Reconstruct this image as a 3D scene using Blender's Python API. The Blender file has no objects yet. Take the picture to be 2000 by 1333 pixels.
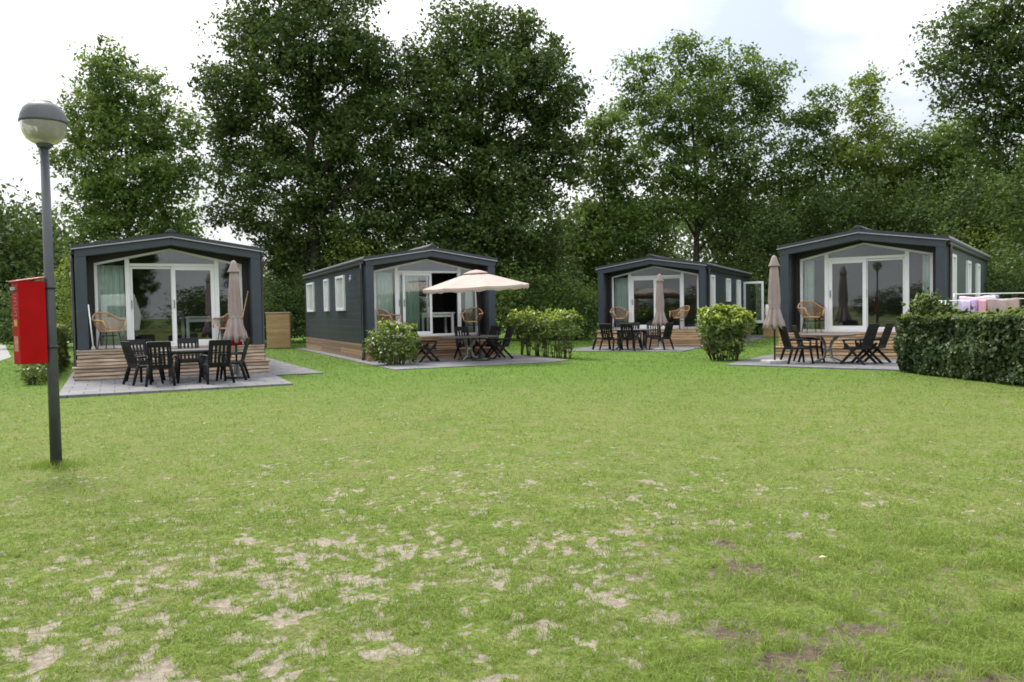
import bpy, math, random
import numpy as np
from mathutils import Matrix, Vector

C = bpy.context.scene.collection
R = math.radians
# ------------------------------------------------------------------ camera
F = 1614.0; PIT = R(2.06); ROL = R(1.03); CH = 1.345           # focal length in px of a 2000 px wide picture
cp, sp, cr, sr = math.cos(PIT), math.sin(PIT), math.cos(ROL), math.sin(ROL)
_fw = Vector((0, cp, -sp)); _up = Vector((0, sp, cp)); _rt = Vector((1, 0, 0))
_r = _rt * cr - _up * sr; _u = _rt * sr + _up * cr
cam = bpy.data.cameras.new("camera"); cam_o = bpy.data.objects.new("camera", cam); C.objects.link(cam_o)
cam.sensor_width = 36.0; cam.lens = 36.0 * F / 2000.0; cam.clip_start = 0.1; cam.clip_end = 3000
m = Matrix((_r, _u, -_fw)).transposed().to_4x4(); m.translation = Vector((0, 0, CH)); cam_o.matrix_world = m
bpy.context.scene.camera = cam_o
# ------------------------------------------------------------------ world, sun, exposure
SUN_EL, SUN_AZ = R(52), R(-38)          # azimuth from +y (ahead) towards +x; the sun stands behind the trees, to the left
w = bpy.data.worlds.new("World"); bpy.context.scene.world = w; w.use_nodes = True
nt = w.node_tree; N = nt.nodes; L = nt.links
for n in list(N): N.remove(n)
out = N.new("ShaderNodeOutputWorld"); bg = N.new("ShaderNodeBackground"); bg.inputs[1].default_value = 0.1
sky = N.new("ShaderNodeTexSky"); sky.sky_type = 'NISHITA'; sky.sun_disc = False
sky.sun_elevation = SUN_EL; sky.sun_rotation = SUN_AZ; sky.air_density = 1.2; sky.dust_density = 2.5
tc = N.new("ShaderNodeTexCoord"); mp = N.new("ShaderNodeMapping"); mp.inputs['Scale'].default_value = (1.0, 1.0, 2.2)
mp.inputs['Location'].default_value = (0.35, 0.1, 0.0)
nz = N.new("ShaderNodeTexNoise"); nz.inputs['Scale'].default_value = 2.3; nz.inputs['Detail'].default_value = 5; nz.inputs['Roughness'].default_value = 0.5
rp = N.new("ShaderNodeValToRGB"); rp.color_ramp.elements[0].position = 0.34; rp.color_ramp.elements[1].position = 0.52
rp.color_ramp.elements[0].color = (0.35, 0.35, 0.35, 1); rp.color_ramp.elements[1].color = (1, 1, 1, 1)
nz2 = N.new("ShaderNodeTexNoise"); nz2.inputs['Scale'].default_value = 1.7; nz2.inputs['Detail'].default_value = 4
cl = N.new("ShaderNodeMix"); cl.data_type = 'RGBA'
cl.inputs['A'].default_value = (6.0, 6.15, 6.4, 1); cl.inputs['B'].default_value = (7.3, 7.3, 7.3, 1)   # grey-white to white cloud
mx = N.new("ShaderNodeMix"); mx.data_type = 'RGBA'
skyg = N.new("ShaderNodeMix"); skyg.data_type = 'RGBA'; skyg.blend_type = 'MULTIPLY'; skyg.inputs['Factor'].default_value = 1
skyg.inputs['B'].default_value = (0.58, 0.60, 0.62, 1)
L.new(tc.outputs['Generated'], mp.inputs['Vector']); L.new(mp.outputs['Vector'], nz.inputs['Vector']); L.new(mp.outputs['Vector'], nz2.inputs['Vector'])
dt = N.new("ShaderNodeVectorMath"); dt.operation = 'DOT_PRODUCT'; dt.inputs[1].default_value = (0.355, 0.895, 0.27); L.new(tc.outputs['Generated'], dt.inputs[0])
op = N.new("ShaderNodeMapRange"); op.inputs['From Min'].default_value = 0.955; op.inputs['From Max'].default_value = 1.0; op.inputs['To Max'].default_value = -0.075; L.new(dt.outputs['Value'], op.inputs['Value'])
sm = N.new("ShaderNodeMath"); sm.operation = 'ADD'; L.new(nz.outputs['Fac'], sm.inputs[0]); L.new(op.outputs['Result'], sm.inputs[1])
L.new(sm.outputs['Value'], rp.inputs['Fac']); L.new(rp.outputs['Color'], mx.inputs['Factor'])
L.new(nz2.outputs['Fac'], cl.inputs['Factor']); L.new(sky.outputs['Color'], skyg.inputs['A'])
L.new(skyg.outputs['Result'], mx.inputs['A']); L.new(cl.outputs['Result'], mx.inputs['B'])
sep = N.new("ShaderNodeSeparateXYZ"); L.new(tc.outputs['Generated'], sep.inputs[0])
ov = N.new("ShaderNodeMapRange"); ov.inputs['From Min'].default_value = 0.0; ov.inputs['From Max'].default_value = 0.9; ov.inputs['To Min'].default_value = 0.58; ov.inputs['To Max'].default_value = 1.45
L.new(sep.outputs['Z'], ov.inputs['Value'])                      # an overcast sky is brightest overhead
ovs = N.new("ShaderNodeVectorMath"); ovs.operation = 'SCALE'; L.new(mx.outputs['Result'], ovs.inputs[0]); L.new(ov.outputs['Result'], ovs.inputs['Scale'])
L.new(ovs.outputs['Vector'], bg.inputs['Color']); L.new(bg.outputs['Background'], out.inputs['Surface'])
sl = bpy.data.lights.new("sun", 'SUN'); sl.energy = 1.8; sl.angle = R(18); sl.color = (1.0, 0.95, 0.87)
so = bpy.data.objects.new("sun", sl); C.objects.link(so)
sd = Vector((math.sin(SUN_AZ) * math.cos(SUN_EL), math.cos(SUN_AZ) * math.cos(SUN_EL), math.sin(SUN_EL)))
so.rotation_euler = sd.to_track_quat('Z', 'Y').to_euler()
vs = bpy.context.scene.view_settings; vs.view_transform = 'Standard'; vs.look = 'None'; vs.gamma = 1; vs.exposure = 1.38
bpy.context.scene.cycles.max_bounces = 8; bpy.context.scene.cycles.transparent_max_bounces = 16
bpy.context.scene.cycles.filter_width = 1.75; bpy.context.scene.cycles.diffuse_bounces = 3; bpy.context.scene.cycles.sample_clamp_indirect = 4

# ------------------------------------------------------------------ pixel helpers (measured points -> world)
def ray(u, v):
    a = (u - 1000) / F; b = (v - 666.5) / F
    x = a * cr - b * sr; up = -(a * sr + b * cr)
    return Vector((x, cp + up * sp, -sp + up * cp))
def at(u, v, Y):
    d = ray(u, v); return d * (Y / d.y) + Vector((0, 0, CH))
def gnd(u, v, z=0.0):
    d = ray(u, v); return d * ((z - CH) / d.z) + Vector((0, 0, CH))

# ------------------------------------------------------------------ object helpers
def tag(o, label=None, cat=None, group=None, kind=None):
    if label: o["label"] = label
    if cat: o["category"] = cat
    if group: o["group"] = group
    if kind: o["kind"] = kind
    return o
def thing(name, label, cat, loc=(0, 0, 0), rz=0.0, group=None):
    o = bpy.data.objects.new(name, None); o.empty_display_size = 0.2; C.objects.link(o)
    o.location = loc; o.rotation_euler = (0, 0, rz)
    return tag(o, label, cat, group)
def copy_tree(o, parent=None):
    c = o.copy(); C.objects.link(c)
    if parent: c.parent = parent
    for ch in [x for x in bpy.data.objects if x.parent == o]: copy_tree(ch, c)
    return c
class MB:
    def __init__(s): s.v = []; s.f = []; s.sm = []
    def add(s, vs, fs, smooth=False):
        b = len(s.v); s.v += [tuple(p) for p in vs]
        for f in fs: s.f.append(tuple(i + b for i in f)); s.sm.append(smooth)
        return s
    def box(s, x0, x1, y0, y1, z0, z1, M=None):
        p = [Vector((x, y, z)) for z in (z0, z1) for y in (y0, y1) for x in (x0, x1)]
        if M is not None: p = [M @ q for q in p]
        return s.add(p, [(0, 2, 3, 1), (4, 5, 7, 6), (0, 1, 5, 4), (2, 6, 7, 3), (0, 4, 6, 2), (1, 3, 7, 5)])
    def bar(s, a, b, w, h, up=(0, 0, 1)):                     # rectangular bar from a to b
        a = Vector(a); b = Vector(b); d = (b - a).normalized(); u = Vector(up)
        x = d.cross(u)
        if x.length < 1e-4: x = d.cross(Vector((0, 1, 0)))
        x.normalize(); y = x.cross(d).normalized(); x *= w / 2; y *= h / 2
        p = [a - x - y, a + x - y, a + x + y, a - x + y, b - x - y, b + x - y, b + x + y, b - x + y]
        return s.add(p, [(3, 2, 1, 0), (4, 5, 6, 7), (0, 1, 5, 4), (1, 2, 6, 5), (2, 3, 7, 6), (3, 0, 4, 7)])
    def tube(s, path, rad, n=8, cap=True, closed=False):
        path = [Vector(p) for p in path]; k = len(path)
        if not hasattr(rad, '__len__'): rad = [rad] * k
        vs = []; fs = []; x = None
        for i, p in enumerate(path):
            a = path[i - 1] if (i > 0 or closed) else p; b = path[(i + 1) % k] if (i < k - 1 or closed) else p
            d = (b - a).normalized()
            if x is None:
                x = d.cross(Vector((0, 0, 1)))
                if x.length < 1e-3: x = d.cross(Vector((0, 1, 0)))
            x = (x - d * x.dot(d)).normalized(); y = d.cross(x)
            for j in range(n):
                t = 2 * math.pi * j / n; vs.append(p + (x * math.cos(t) + y * math.sin(t)) * rad[i])
        for i in range(k if closed else k - 1):
            for j in range(n):
                a = i * n + j; b = i * n + (j + 1) % n; i2 = (i + 1) % k
                fs.append((a, b, i2 * n + (j + 1) % n, i2 * n + j))
        if cap and not closed:
            fs.append(tuple(reversed(range(n)))); fs.append(tuple((k - 1) * n + j for j in range(n)))
        return s.add(vs, fs, True)
    def lathe(s, prof, n=24, mod=None, cx=0, cy=0):            # prof: (r, z); mod(t, i) scales radius
        vs = []; fs = []
        for i, (r, z) in enumerate(prof):
            for j in range(n):
                t = 2 * math.pi * j / n; q = r * (mod(t, i) if mod else 1)
                vs.append((cx + q * math.cos(t), cy + q * math.sin(t), z))
        for i in range(len(prof) - 1):
            for j in range(n):
                fs.append((i * n + j, i * n + (j + 1) % n, (i + 1) * n + (j + 1) % n, (i + 1) * n + j))
        return s.add(vs, fs, True)
    def prism(s, poly, y0, y1):                                # poly in (x, z), CCW seen from -y
        n = len(poly)
        vs = [(x, y0, z) for x, z in poly] + [(x, y1, z) for x, z in poly]
        fs = [tuple(range(n)), tuple(reversed(range(n, 2 * n)))]
        for i in range(n):
            j = (i + 1) % n; fs.append((i, i + n, j + n, j))
        return s.add(vs, fs)
    def slab(s, poly, z0, z1):                                 # poly in (x, y), CCW from above
        n = len(poly)
        vs = [(x, y, z0) for x, y in poly] + [(x, y, z1) for x, y in poly]
        fs = [tuple(reversed(range(n))), tuple(range(n, 2 * n))]
        for i in range(n):
            j = (i + 1) % n; fs.append((i, j, j + n, i + n))
        return s.add(vs, fs)
    def build(s, name, mat, parent=None, bevel=0, loc=None):
        me = bpy.data.meshes.new(name); me.from_pydata(s.v, [], s.f); me.validate()
        if any(s.sm): me.polygons.foreach_set("use_smooth", s.sm[:len(me.polygons)])
        me.materials.append(mat); me.update()
        o = bpy.data.objects.new(name, me); C.objects.link(o)
        if parent: o.parent = parent
        if loc: o.location = loc
        if bevel:
            b = o.modifiers.new("bevel", 'BEVEL'); b.width = bevel; b.segments = 2; b.limit_method = 'ANGLE'
        return o
def npmesh(name, verts, faces_n, mat, parent=None, smooth=False):
    """verts (N,3); every consecutive faces_n vertices are one face"""
    n = len(verts); nf = n // faces_n
    me = bpy.data.meshes.new(name); me.vertices.add(n); me.vertices.foreach_set("co", np.ascontiguousarray(verts, np.float32).ravel())
    me.loops.add(n); me.loops.foreach_set("vertex_index", np.arange(n, dtype=np.int32))
    me.polygons.add(nf); me.polygons.foreach_set("loop_start", np.arange(0, n, faces_n, dtype=np.int32))
    me.update(calc_edges=True); me.materials.append(mat)
    o = bpy.data.objects.new(name, me); C.objects.link(o)
    if parent: o.parent = parent
    return o

# ------------------------------------------------------------------ noise for the lawn's bare patches
def _h(ix, iy, s):
    v = (ix.astype(np.int64) * 374761393 + iy.astype(np.int64) * 668265263 + s * 1274126177) & 0xffffffff
    v = ((v ^ (v >> 13)) * 1274126177) & 0xffffffff
    return ((v ^ (v >> 16)) & 0xffff) / 65535.0
def vnoise(x, y, s):
    ix = np.floor(x); iy = np.floor(y); fx = x - ix; fy = y - iy
    fx = fx * fx * (3 - 2 * fx); fy = fy * fy * (3 - 2 * fy)
    a = _h(ix, iy, s); b = _h(ix + 1, iy, s); c = _h(ix, iy + 1, s); d = _h(ix + 1, iy + 1, s)
    return (a * (1 - fx) + b * fx) * (1 - fy) + (c * (1 - fx) + d * fx) * fy
def fbm(x, y, s, sc, o=4):
    v = 0; a = 0.5; t = 0
    for i in range(o):
        v = v + a * vnoise(x / sc + 17.3 * i, y / sc + 9.1 * i, s + i); t += a; a *= 0.55; sc *= 0.47
    return v / t
def sstep(a, b, x):
    t = np.clip((x - a) / (b - a), 0, 1); return t * t * (3 - 2 * t)

# ------------------------------------------------------------------ materials
def newmat(name):
    M = bpy.data.materials.new(name); M.use_nodes = True; n = M.node_tree.nodes
    b = n.get("Principled BSDF"); return M, M.node_tree.nodes, M.node_tree.links, b
def pm(name, c1, c2=None, scale=8.0, rough=0.6, bump=0.0, bscale=None, stretch=(1, 1, 1), island=0.0, metal=0.0, spec=0.5, detail=4):
    M, n, l, b = newmat(name)
    b.inputs['Roughness'].default_value = rough; b.inputs['Metallic'].default_value = metal; b.inputs['Specular IOR Level'].default_value = spec
    c2 = c2 or c1
    t = n.new("ShaderNodeTexCoord"); mp = n.new("ShaderNodeMapping"); mp.inputs['Scale'].default_value = stretch
    l.new(t.outputs['Object'], mp.inputs['Vector'])
    z = n.new("ShaderNodeTexNoise"); z.inputs['Scale'].default_value = scale; z.inputs['Detail'].default_value = detail
    l.new(mp.outputs['Vector'], z.inputs['Vector'])
    r = n.new("ShaderNodeValToRGB"); r.color_ramp.elements[0].position = 0.32; r.color_ramp.elements[1].position = 0.68
    r.color_ramp.elements[0].color = (*c1, 1); r.color_ramp.elements[1].color = (*c2, 1)
    l.new(z.outputs['Fac'], r.inputs['Fac']); src = r.outputs['Color']
    if island:
        g = n.new("ShaderNodeNewGeometry"); mr = n.new("ShaderNodeMapRange")
        mr.inputs['To Min'].default_value = 1 - island; mr.inputs['To Max'].default_value = 1 + island
        l.new(g.outputs['Random Per Island'], mr.inputs['Value'])
        mu = n.new("ShaderNodeVectorMath"); mu.operation = 'SCALE'
        l.new(src, mu.inputs[0]); l.new(mr.outputs['Result'], mu.inputs['Scale']); src = mu.outputs['Vector']
    l.new(src, b.inputs['Base Color'])
    if bump:
        z2 = n.new("ShaderNodeTexNoise"); z2.inputs['Scale'].default_value = bscale or scale * 4; z2.inputs['Detail'].default_value = 4
        l.new(mp.outputs['Vector'], z2.inputs['Vector'])
        bp = n.new("ShaderNodeBump"); bp.inputs['Strength'].default_value = bump; bp.inputs['Distance'].default_value = 0.01
        l.new(z2.outputs['Fac'], bp.inputs['Height']); l.new(bp.outputs['Normal'], b.inputs['Normal'])
    return M
def leafmat(name, dark, light, trans=0.35, rough=0.5, spec=0.35):
    """per-leaf colour plus clump-scale colour, with light passing through the leaf"""
    M, n, l, b = newmat(name)
    g = n.new("ShaderNodeNewGeometry"); t = n.new("ShaderNodeTexCoord")
    z = n.new("ShaderNodeTexNoise"); z.inputs['Scale'].default_value = 0.9; z.inputs['Detail'].default_value = 2
    l.new(t.outputs['Object'], z.inputs['Vector'])
    a = n.new("ShaderNodeMath"); a.operation = 'MULTIPLY_ADD'; a.inputs[1].default_value = 0.55
    l.new(g.outputs['Random Per Island'], a.inputs[0])
    s2 = n.new("ShaderNodeMath"); s2.operation = 'MULTIPLY_ADD'; s2.inputs[1].default_value = 1.3; s2.inputs[2].default_value = -0.42
    l.new(z.outputs['Fac'], s2.inputs[0]); l.new(s2.outputs['Value'], a.inputs[2])
    r = n.new("ShaderNodeValToRGB"); r.color_ramp.elements[0].color = (*dark, 1); r.color_ramp.elements[1].color = (*light, 1)
    r.color_ramp.elements[0].position = 0.1; r.color_ramp.elements[1].position = 0.95
    l.new(a.outputs['Value'], r.inputs['Fac']); l.new(r.outputs['Color'], b.inputs['Base Color'])
    b.inputs['Roughness'].default_value = rough; b.inputs['Specular IOR Level'].default_value = spec
    tr = n.new("ShaderNodeBsdfTranslucent"); hs = n.new("ShaderNodeHueSaturation")
    hs.inputs['Hue'].default_value = 0.485; hs.inputs['Saturation'].default_value = 1.1; hs.inputs['Value'].default_value = 1.5
    l.new(r.outputs['Color'], hs.inputs['Color']); l.new(hs.outputs['Color'], tr.inputs['Color'])
    ms = n.new("ShaderNodeMixShader"); ms.inputs[0].default_value = trans
    l.new(b.outputs['BSDF'], ms.inputs[1]); l.new(tr.outputs['BSDF'], ms.inputs[2])
    l.new(ms.outputs['Shader'], n["Material Output"].inputs['Surface'])
    return M
def glassmat(name, tint=(0.90, 0.93, 0.92), refl=0.10):
    M, n, l, b = newmat(name); n.remove(b)
    fr = n.new("ShaderNodeFresnel"); fr.inputs['IOR'].default_value = 1.5
    ad = n.new("ShaderNodeMath"); ad.operation = 'ADD'; ad.use_clamp = True; ad.inputs[1].default_value = refl
    l.new(fr.outputs['Fac'], ad.inputs[0])
    t = n.new("ShaderNodeBsdfTransparent"); t.inputs['Color'].default_value = (*tint, 1)
    gl = n.new("ShaderNodeBsdfGlossy"); gl.inputs['Roughness'].default_value = 0.01; gl.inputs['Color'].default_value = (0.9, 0.93, 0.95, 1)
    ms = n.new("ShaderNodeMixShader"); l.new(ad.outputs['Value'], ms.inputs[0]); l.new(t.outputs[0], ms.inputs[1]); l.new(gl.outputs[0], ms.inputs[2])
    l.new(ms.outputs[0], n["Material Output"].inputs['Surface'])
    return M
def cladmat(name, c1, c2):
    """painted boards: fine horizontal grooves"""
    M, n, l, b = newmat(name)
    t = n.new("ShaderNodeTexCoord"); wv = n.new("ShaderNodeTexWave"); wv.wave_type = 'BANDS'; wv.bands_direction = 'Z'; wv.wave_profile = 'SAW'
    wv.inputs['Scale'].default_value = 1.0 / 0.31 / 2 * 1.0; wv.inputs['Distortion'].default_value = 0
    l.new(t.outputs['Object'], wv.inputs['Vector'])
    z = n.new("ShaderNodeTexNoise"); z.inputs['Scale'].default_value = 2.5; z.inputs['Detail'].default_value = 6
    l.new(t.outputs['Object'], z.inputs['Vector'])
    r = n.new("ShaderNodeValToRGB"); r.color_ramp.elements[0].position = .3; r.color_ramp.elements[1].position = .7
    r.color_ramp.elements[0].color = (*c1, 1); r.color_ramp.elements[1].color = (*c2, 1)
    l.new(z.outputs['Fac'], r.inputs['Fac']); l.new(r.outputs['Color'], b.inputs['Base Color'])
    bp = n.new("ShaderNodeBump"); bp.inputs['Strength'].default_value = 0.6; bp.inputs['Distance'].default_value = 0.01
    l.new(wv.outputs['Fac'], bp.inputs['Height']); l.new(bp.outputs['Normal'], b.inputs['Normal'])
    b.inputs['Roughness'].default_value = 0.5
    return M
def pavemat(name):
    M, n, l, b = newmat(name)
    t = n.new("ShaderNodeTexCoord"); br = n.new("ShaderNodeTexBrick"); br.inputs['Scale'].default_value = 1.0
    br.inputs['Brick Width'].default_value = 0.5; br.inputs['Row Height'].default_value = 0.5; br.inputs['Mortar Size'].default_value = 0.012
    br.inputs['Color1'].default_value = (0.128, 0.127, 0.138, 1); br.inputs['Color2'].default_value = (0.155, 0.154, 0.166, 1); br.inputs['Mortar'].default_value = (0.055, 0.058, 0.045, 1)
    l.new(t.outputs['Object'], br.inputs['Vector'])
    z = n.new("ShaderNodeTexNoise"); z.inputs['Scale'].default_value = 1.6; z.inputs['Detail'].default_value = 8; l.new(t.outputs['Object'], z.inputs['Vector'])
    mr = n.new("ShaderNodeMapRange"); mr.inputs['From Min'].default_value = .3; mr.inputs['From Max'].default_value = .7; mr.inputs['To Min'].default_value = .78; mr.inputs['To Max'].default_value = 1.15
    l.new(z.outputs['Fac'], mr.inputs['Value'])
    mu = n.new("ShaderNodeVectorMath"); mu.operation = 'SCALE'; l.new(br.outputs['Color'], mu.inputs[0]); l.new(mr.outputs['Result'], mu.inputs['Scale'])
    l.new(mu.outputs['Vector'], b.inputs['Base Color']); b.inputs['Roughness'].default_value = 0.85
    return M

MT = {}
MT['slate'] = cladmat("slate_cladding", (0.020, 0.030, 0.043), (0.027, 0.039, 0.055))
MT['fascia'] = pm("slate_panel", (0.027, 0.038, 0.053), (0.033, 0.046, 0.063), 3, 0.42)
MT['roof'] = pm("roof_sheet", (0.018, 0.022, 0.032), (0.026, 0.031, 0.043), 6, 0.5, 0.3, 30)
MT['drip'] = pm("grey_drip_edge", (0.25, 0.27, 0.31), (0.34, 0.36, 0.40), 14, 0.35, metal=0.3)
MT['anth'] = pm("anthracite_panel", (0.013, 0.013, 0.016), (0.018, 0.018, 0.021), 4, 0.5)
MT['pipe'] = pm("black_pipe", (0.012, 0.012, 0.014), (0.018, 0.018, 0.02), 5, 0.35)
MT['white'] = pm("white_frame", (0.74, 0.75, 0.78), (0.80, 0.81, 0.83), 3, 0.35)
MT['glass'] = glassmat("pane_glass", refl=0.04)
MT['blind'] = pm("side_pane_blind", (0.50, 0.53, 0.53), (0.62, 0.64, 0.63), 5, 0.12, stretch=(1, 8, 0.3))
MT['planks_grey'] = pm("weathered_planks", (0.22, 0.15, 0.10), (0.50, 0.40, 0.31), 3.0, 0.75, 0.5, 8, stretch=(0.9, 8, 9), island=0.38)
MT['planks_tan'] = pm("tan_planks", (0.33, 0.21, 0.115), (0.54, 0.39, 0.245), 3.0, 0.7, 0.5, 8, stretch=(0.9, 8, 9), island=0.38)
MT['planks_brown'] = pm("brown_planks", (0.19, 0.115, 0.07), (0.36, 0.24, 0.15), 3.0, 0.7, 0.5, 8, stretch=(0.9, 8, 9), island=0.38)
MT['planks_yellow'] = pm("yellow_planks", (0.34, 0.21, 0.09), (0.47, 0.33, 0.17), 3, 0.7, 0.4, 8, stretch=(1, 4, 12), island=0.12)
MT['inwall'] = pm("inside_wall", (0.07, 0.07, 0.068), (0.09, 0.09, 0.087), 2, 0.8)
MT['infloor'] = pm("inside_floor", (0.10, 0.07, 0.05), (0.16, 0.12, 0.09), 3, 0.4, stretch=(6, 0.6, 1))
MT['curtain'] = pm("sage_curtain", (0.66, 0.76, 0.71), (0.74, 0.82, 0.78), 6, 0.9, stretch=(4, 4, 0.3))
MT['blackplastic'] = pm("black_resin", (0.007, 0.007, 0.008), (0.014, 0.014, 0.015), 10, 0.5, spec=0.22)
MT['greyresin'] = pm("grey_resin", (0.05, 0.053, 0.058), (0.07, 0.073, 0.078), 10, 0.45)
MT['tabletop'] = pm("grey_table_top", (0.075, 0.08, 0.088), (0.11, 0.115, 0.125), 9, 0.5)
MT['steel'] = pm("dull_steel", (0.20, 0.21, 0.20), (0.28, 0.29, 0.28), 6, 0.4, metal=0.6)
MT['wicker'] = pm("wicker", (0.36, 0.20, 0.10), (0.58, 0.38, 0.22), 40, 0.6, 0.4, 120)
MT['blackmetal'] = pm("black_steel", (0.015, 0.015, 0.016), (0.022, 0.022, 0.023), 10, 0.4)
MT['taupe'] = pm("taupe_canvas", (0.42, 0.325, 0.30), (0.50, 0.40, 0.375), 5, 0.9, 0.2, 60)
MT['cream'] = pm("cream_canvas", (0.60, 0.50, 0.44), (0.68, 0.58, 0.52), 4, 0.9, 0.2, 60)
def canvas(name, c1, c2, under, f=.35):
    M = pm(name, c1, c2, 4, .9, .2, 60); n = M.node_tree.nodes; l = M.node_tree.links
    tr = n.new("ShaderNodeBsdfTranslucent"); tr.inputs['Color'].default_value = (*under, 1); ms = n.new("ShaderNodeMixShader"); ms.inputs[0].default_value = f
    l.new(n["Principled BSDF"].outputs[0], ms.inputs[1]); l.new(tr.outputs[0], ms.inputs[2]); l.new(ms.outputs[0], n["Material Output"].inputs['Surface']); return M
MT['cream'] = canvas("cream_canvas_thin", (0.58, 0.47, 0.425), (0.64, 0.53, 0.48), (0.50, 0.28, 0.19))
MT['taupe'] = canvas("taupe_canvas_thin", (0.31, 0.245, 0.235), (0.40, 0.32, 0.31), (0.28, 0.19, 0.16), .2)
MT['concrete'] = pm("concrete", (0.30, 0.29, 0.28), (0.40, 0.39, 0.38), 12, 0.9, 0.4)
MT['postgrey'] = pm("grey_post_paint", (0.038, 0.043, 0.053), (0.068, 0.074, 0.085), 9, 0.5, 0.15, 60, stretch=(1, 1, 0.4), detail=8)
MT['red'] = pm("red_paint", (0.28, 0.003, 0.004), (0.34, 0.005, 0.006), 4, 0.5, spec=0.08)
MT['redlid'] = pm("red_lid_paint", (0.34, 0.03, 0.03), (0.42, 0.05, 0.05), 4, 0.35)
MT['bark'] = pm("bark", (0.030, 0.024, 0.018), (0.075, 0.060, 0.045), 5, 0.9, 0.8, 12, stretch=(3, 3, 0.6))
MT['pave'] = pavemat("paving_tiles")
MT['path'] = pm("asphalt_path", (0.20, 0.195, 0.20), (0.27, 0.26, 0.265), 1.5, 0.9, 0.3, 60, detail=8)
MT['oak'] = leafmat("oak_leaves", (0.020, 0.040, 0.011), (0.120, 0.180, 0.045), 0.30, 0.55, 0.2)
MT['ash'] = leafmat("light_leaves", (0.030, 0.066, 0.015), (0.180, 0.265, 0.062), 0.36, 0.55, 0.2)
MT['deep'] = leafmat("deep_green_leaves", (0.021, 0.042, 0.012), (0.110, 0.168, 0.043), 0.28, 0.55, 0.2)
MT['young'] = leafmat("young_leaves", (0.052, 0.098, 0.018), (0.240, 0.310, 0.066), 0.38, 0.55, 0.2)
MT['laurel'] = leafmat("laurel_leaves", (0.032, 0.072, 0.014), (0.230, 0.310, 0.085), 0.32, 0.42, 0.3)
MT['beech'] = leafmat("hedge_leaves", (0.010, 0.025, 0.009), (0.080, 0.118, 0.040), 0.22, 0.45, 0.22)
MT['newleaf'] = leafmat("new_leaves", (0.20, 0.29, 0.03), (0.44, 0.50, 0.10), 0.4, 0.4, 0.35)
MT['newbeech'] = leafmat("new_hedge_leaves", (0.06, 0.11, 0.025), (0.26, 0.31, 0.10), 0.35, 0.45, 0.2)
MT['stem'] = pm("shrub_stems", (0.05, 0.04, 0.025), (0.10, 0.08, 0.05), 12, 0.9)

# ------------------------------------------------------------------ cabins' places
CAB = [(-7.76, 18.98, 0.010, 25.5), (-2.29, 24.23, 0.0, 23.0), (4.99, 29.68, -0.045, -24.1), (8.79, 20.93, 0.0, -34.55)]
def cw(c, x, y, z=0.0):
    cx, cy, cz, yaw = CAB[c]; a = R(yaw)
    return Vector((cx + x * math.cos(a) - y * math.sin(a), cy + x * math.sin(a) + y * math.cos(a), z))
HW, LEN = 2.0, 10.8
PATIO = [  # cabin-local outlines, CCW
    [(-2.15, -4.08), (1.89, -4.08), (1.99, -1.5), (3.07, -1.5), (3.1, 11.5), (-2.3, 11.5)],
    [(-2.3, -4.1), (1.75, -3.9), (2.7, -3.4), (2.7, 0.4), (2.02, 0.4), (2.02, 11.2), (-2.36, 11.2)],
    [(-2.1, -3.75), (1.95, -3.75), (1.95, -1.5), (2.9, -1.5), (2.9, 11.2), (-2.1, 11.2)],
    [(-2.2, -3.55), (1.9, -4.0), (1.9, -1.5), (2.9, -1.5), (2.9, 11.2), (-2.45, 11.2), (-2.45, -0.2)],
]
def inpoly(px, py, poly):
    ins = np.zeros(px.shape, bool); n = len(poly)
    for i in range(n):
        x0, y0 = poly[i]; x1, y1 = poly[(i + 1) % n]
        c = ((y0 > py) != (y1 > py)) & (px < (x1 - x0) * (py - y0) / (y1 - y0 + 1e-12) + x0)
        ins ^= c
    return ins
PATIO_W = [[tuple(cw(c, x, y)[:2]) for x, y in PATIO[c]] for c in range(4)]
ROAD_W = [(-24.0, 14.0), (-12.6, 17.6), (-16.3, 25.9), (-18.2, 30.0), (-27.0, 44.0), (-44.0, 66.0), (-52.0, 66.0), (-36.0, 52.5), (-30.0, 40.0), (-25.0, 28.0)]

# ------------------------------------------------------------------ lawn sheet with bare sand / soil masks
def lawn_z(x, y):
    d = np.exp(-((np.maximum(y - 14, 0)) / 3) ** 2)
    return (fbm(x, y, 5, 1.6, 3) - 1.0) * 0.045 * d - 0.004
SANDS = [(1205, 1028, 50, 16), (1095, 1027, 32, 12), (1000, 1092, 36, 14), (1245, 972, 26, 9), (750, 943, 16, 7), (1210, 843, 45, 3.5), (1425, 843, 30, 3.5), (1042, 1208, 40, 14),
         (930, 1255, 30, 40), (850, 1310, 70, 14), (440, 1180, 22, 8), (270, 1200, 26, 8), (190, 1180, 24, 8), (100, 1300, 30, 8), (70, 1240, 20, 7), (600, 1240, 20, 8), (520, 1290, 24, 8), (780, 822, 30, 5), (1110, 873, 16, 3),
         (690, 945, 26, 6), (770, 990, 16, 7), (530, 1130, 16, 6), (300, 1100, 20, 6), (345, 1290, 20, 8), (460, 1240, 16, 6), (1640, 1005, 20, 6), (1810, 1095, 20, 8), (1300, 1200, 40, 12)]
SOILS = [(1450, 1100, 46, 16), (1550, 1106, 24, 10), (1440, 1240, 40, 22), (1520, 1290, 60, 24), (1690, 1322, 150, 20), (1905, 1326, 130, 18), (1590, 1262, 28, 12), (1680, 1225, 30, 10), (1680, 1260, 30, 12), (1420, 1050, 18, 7)]
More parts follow.
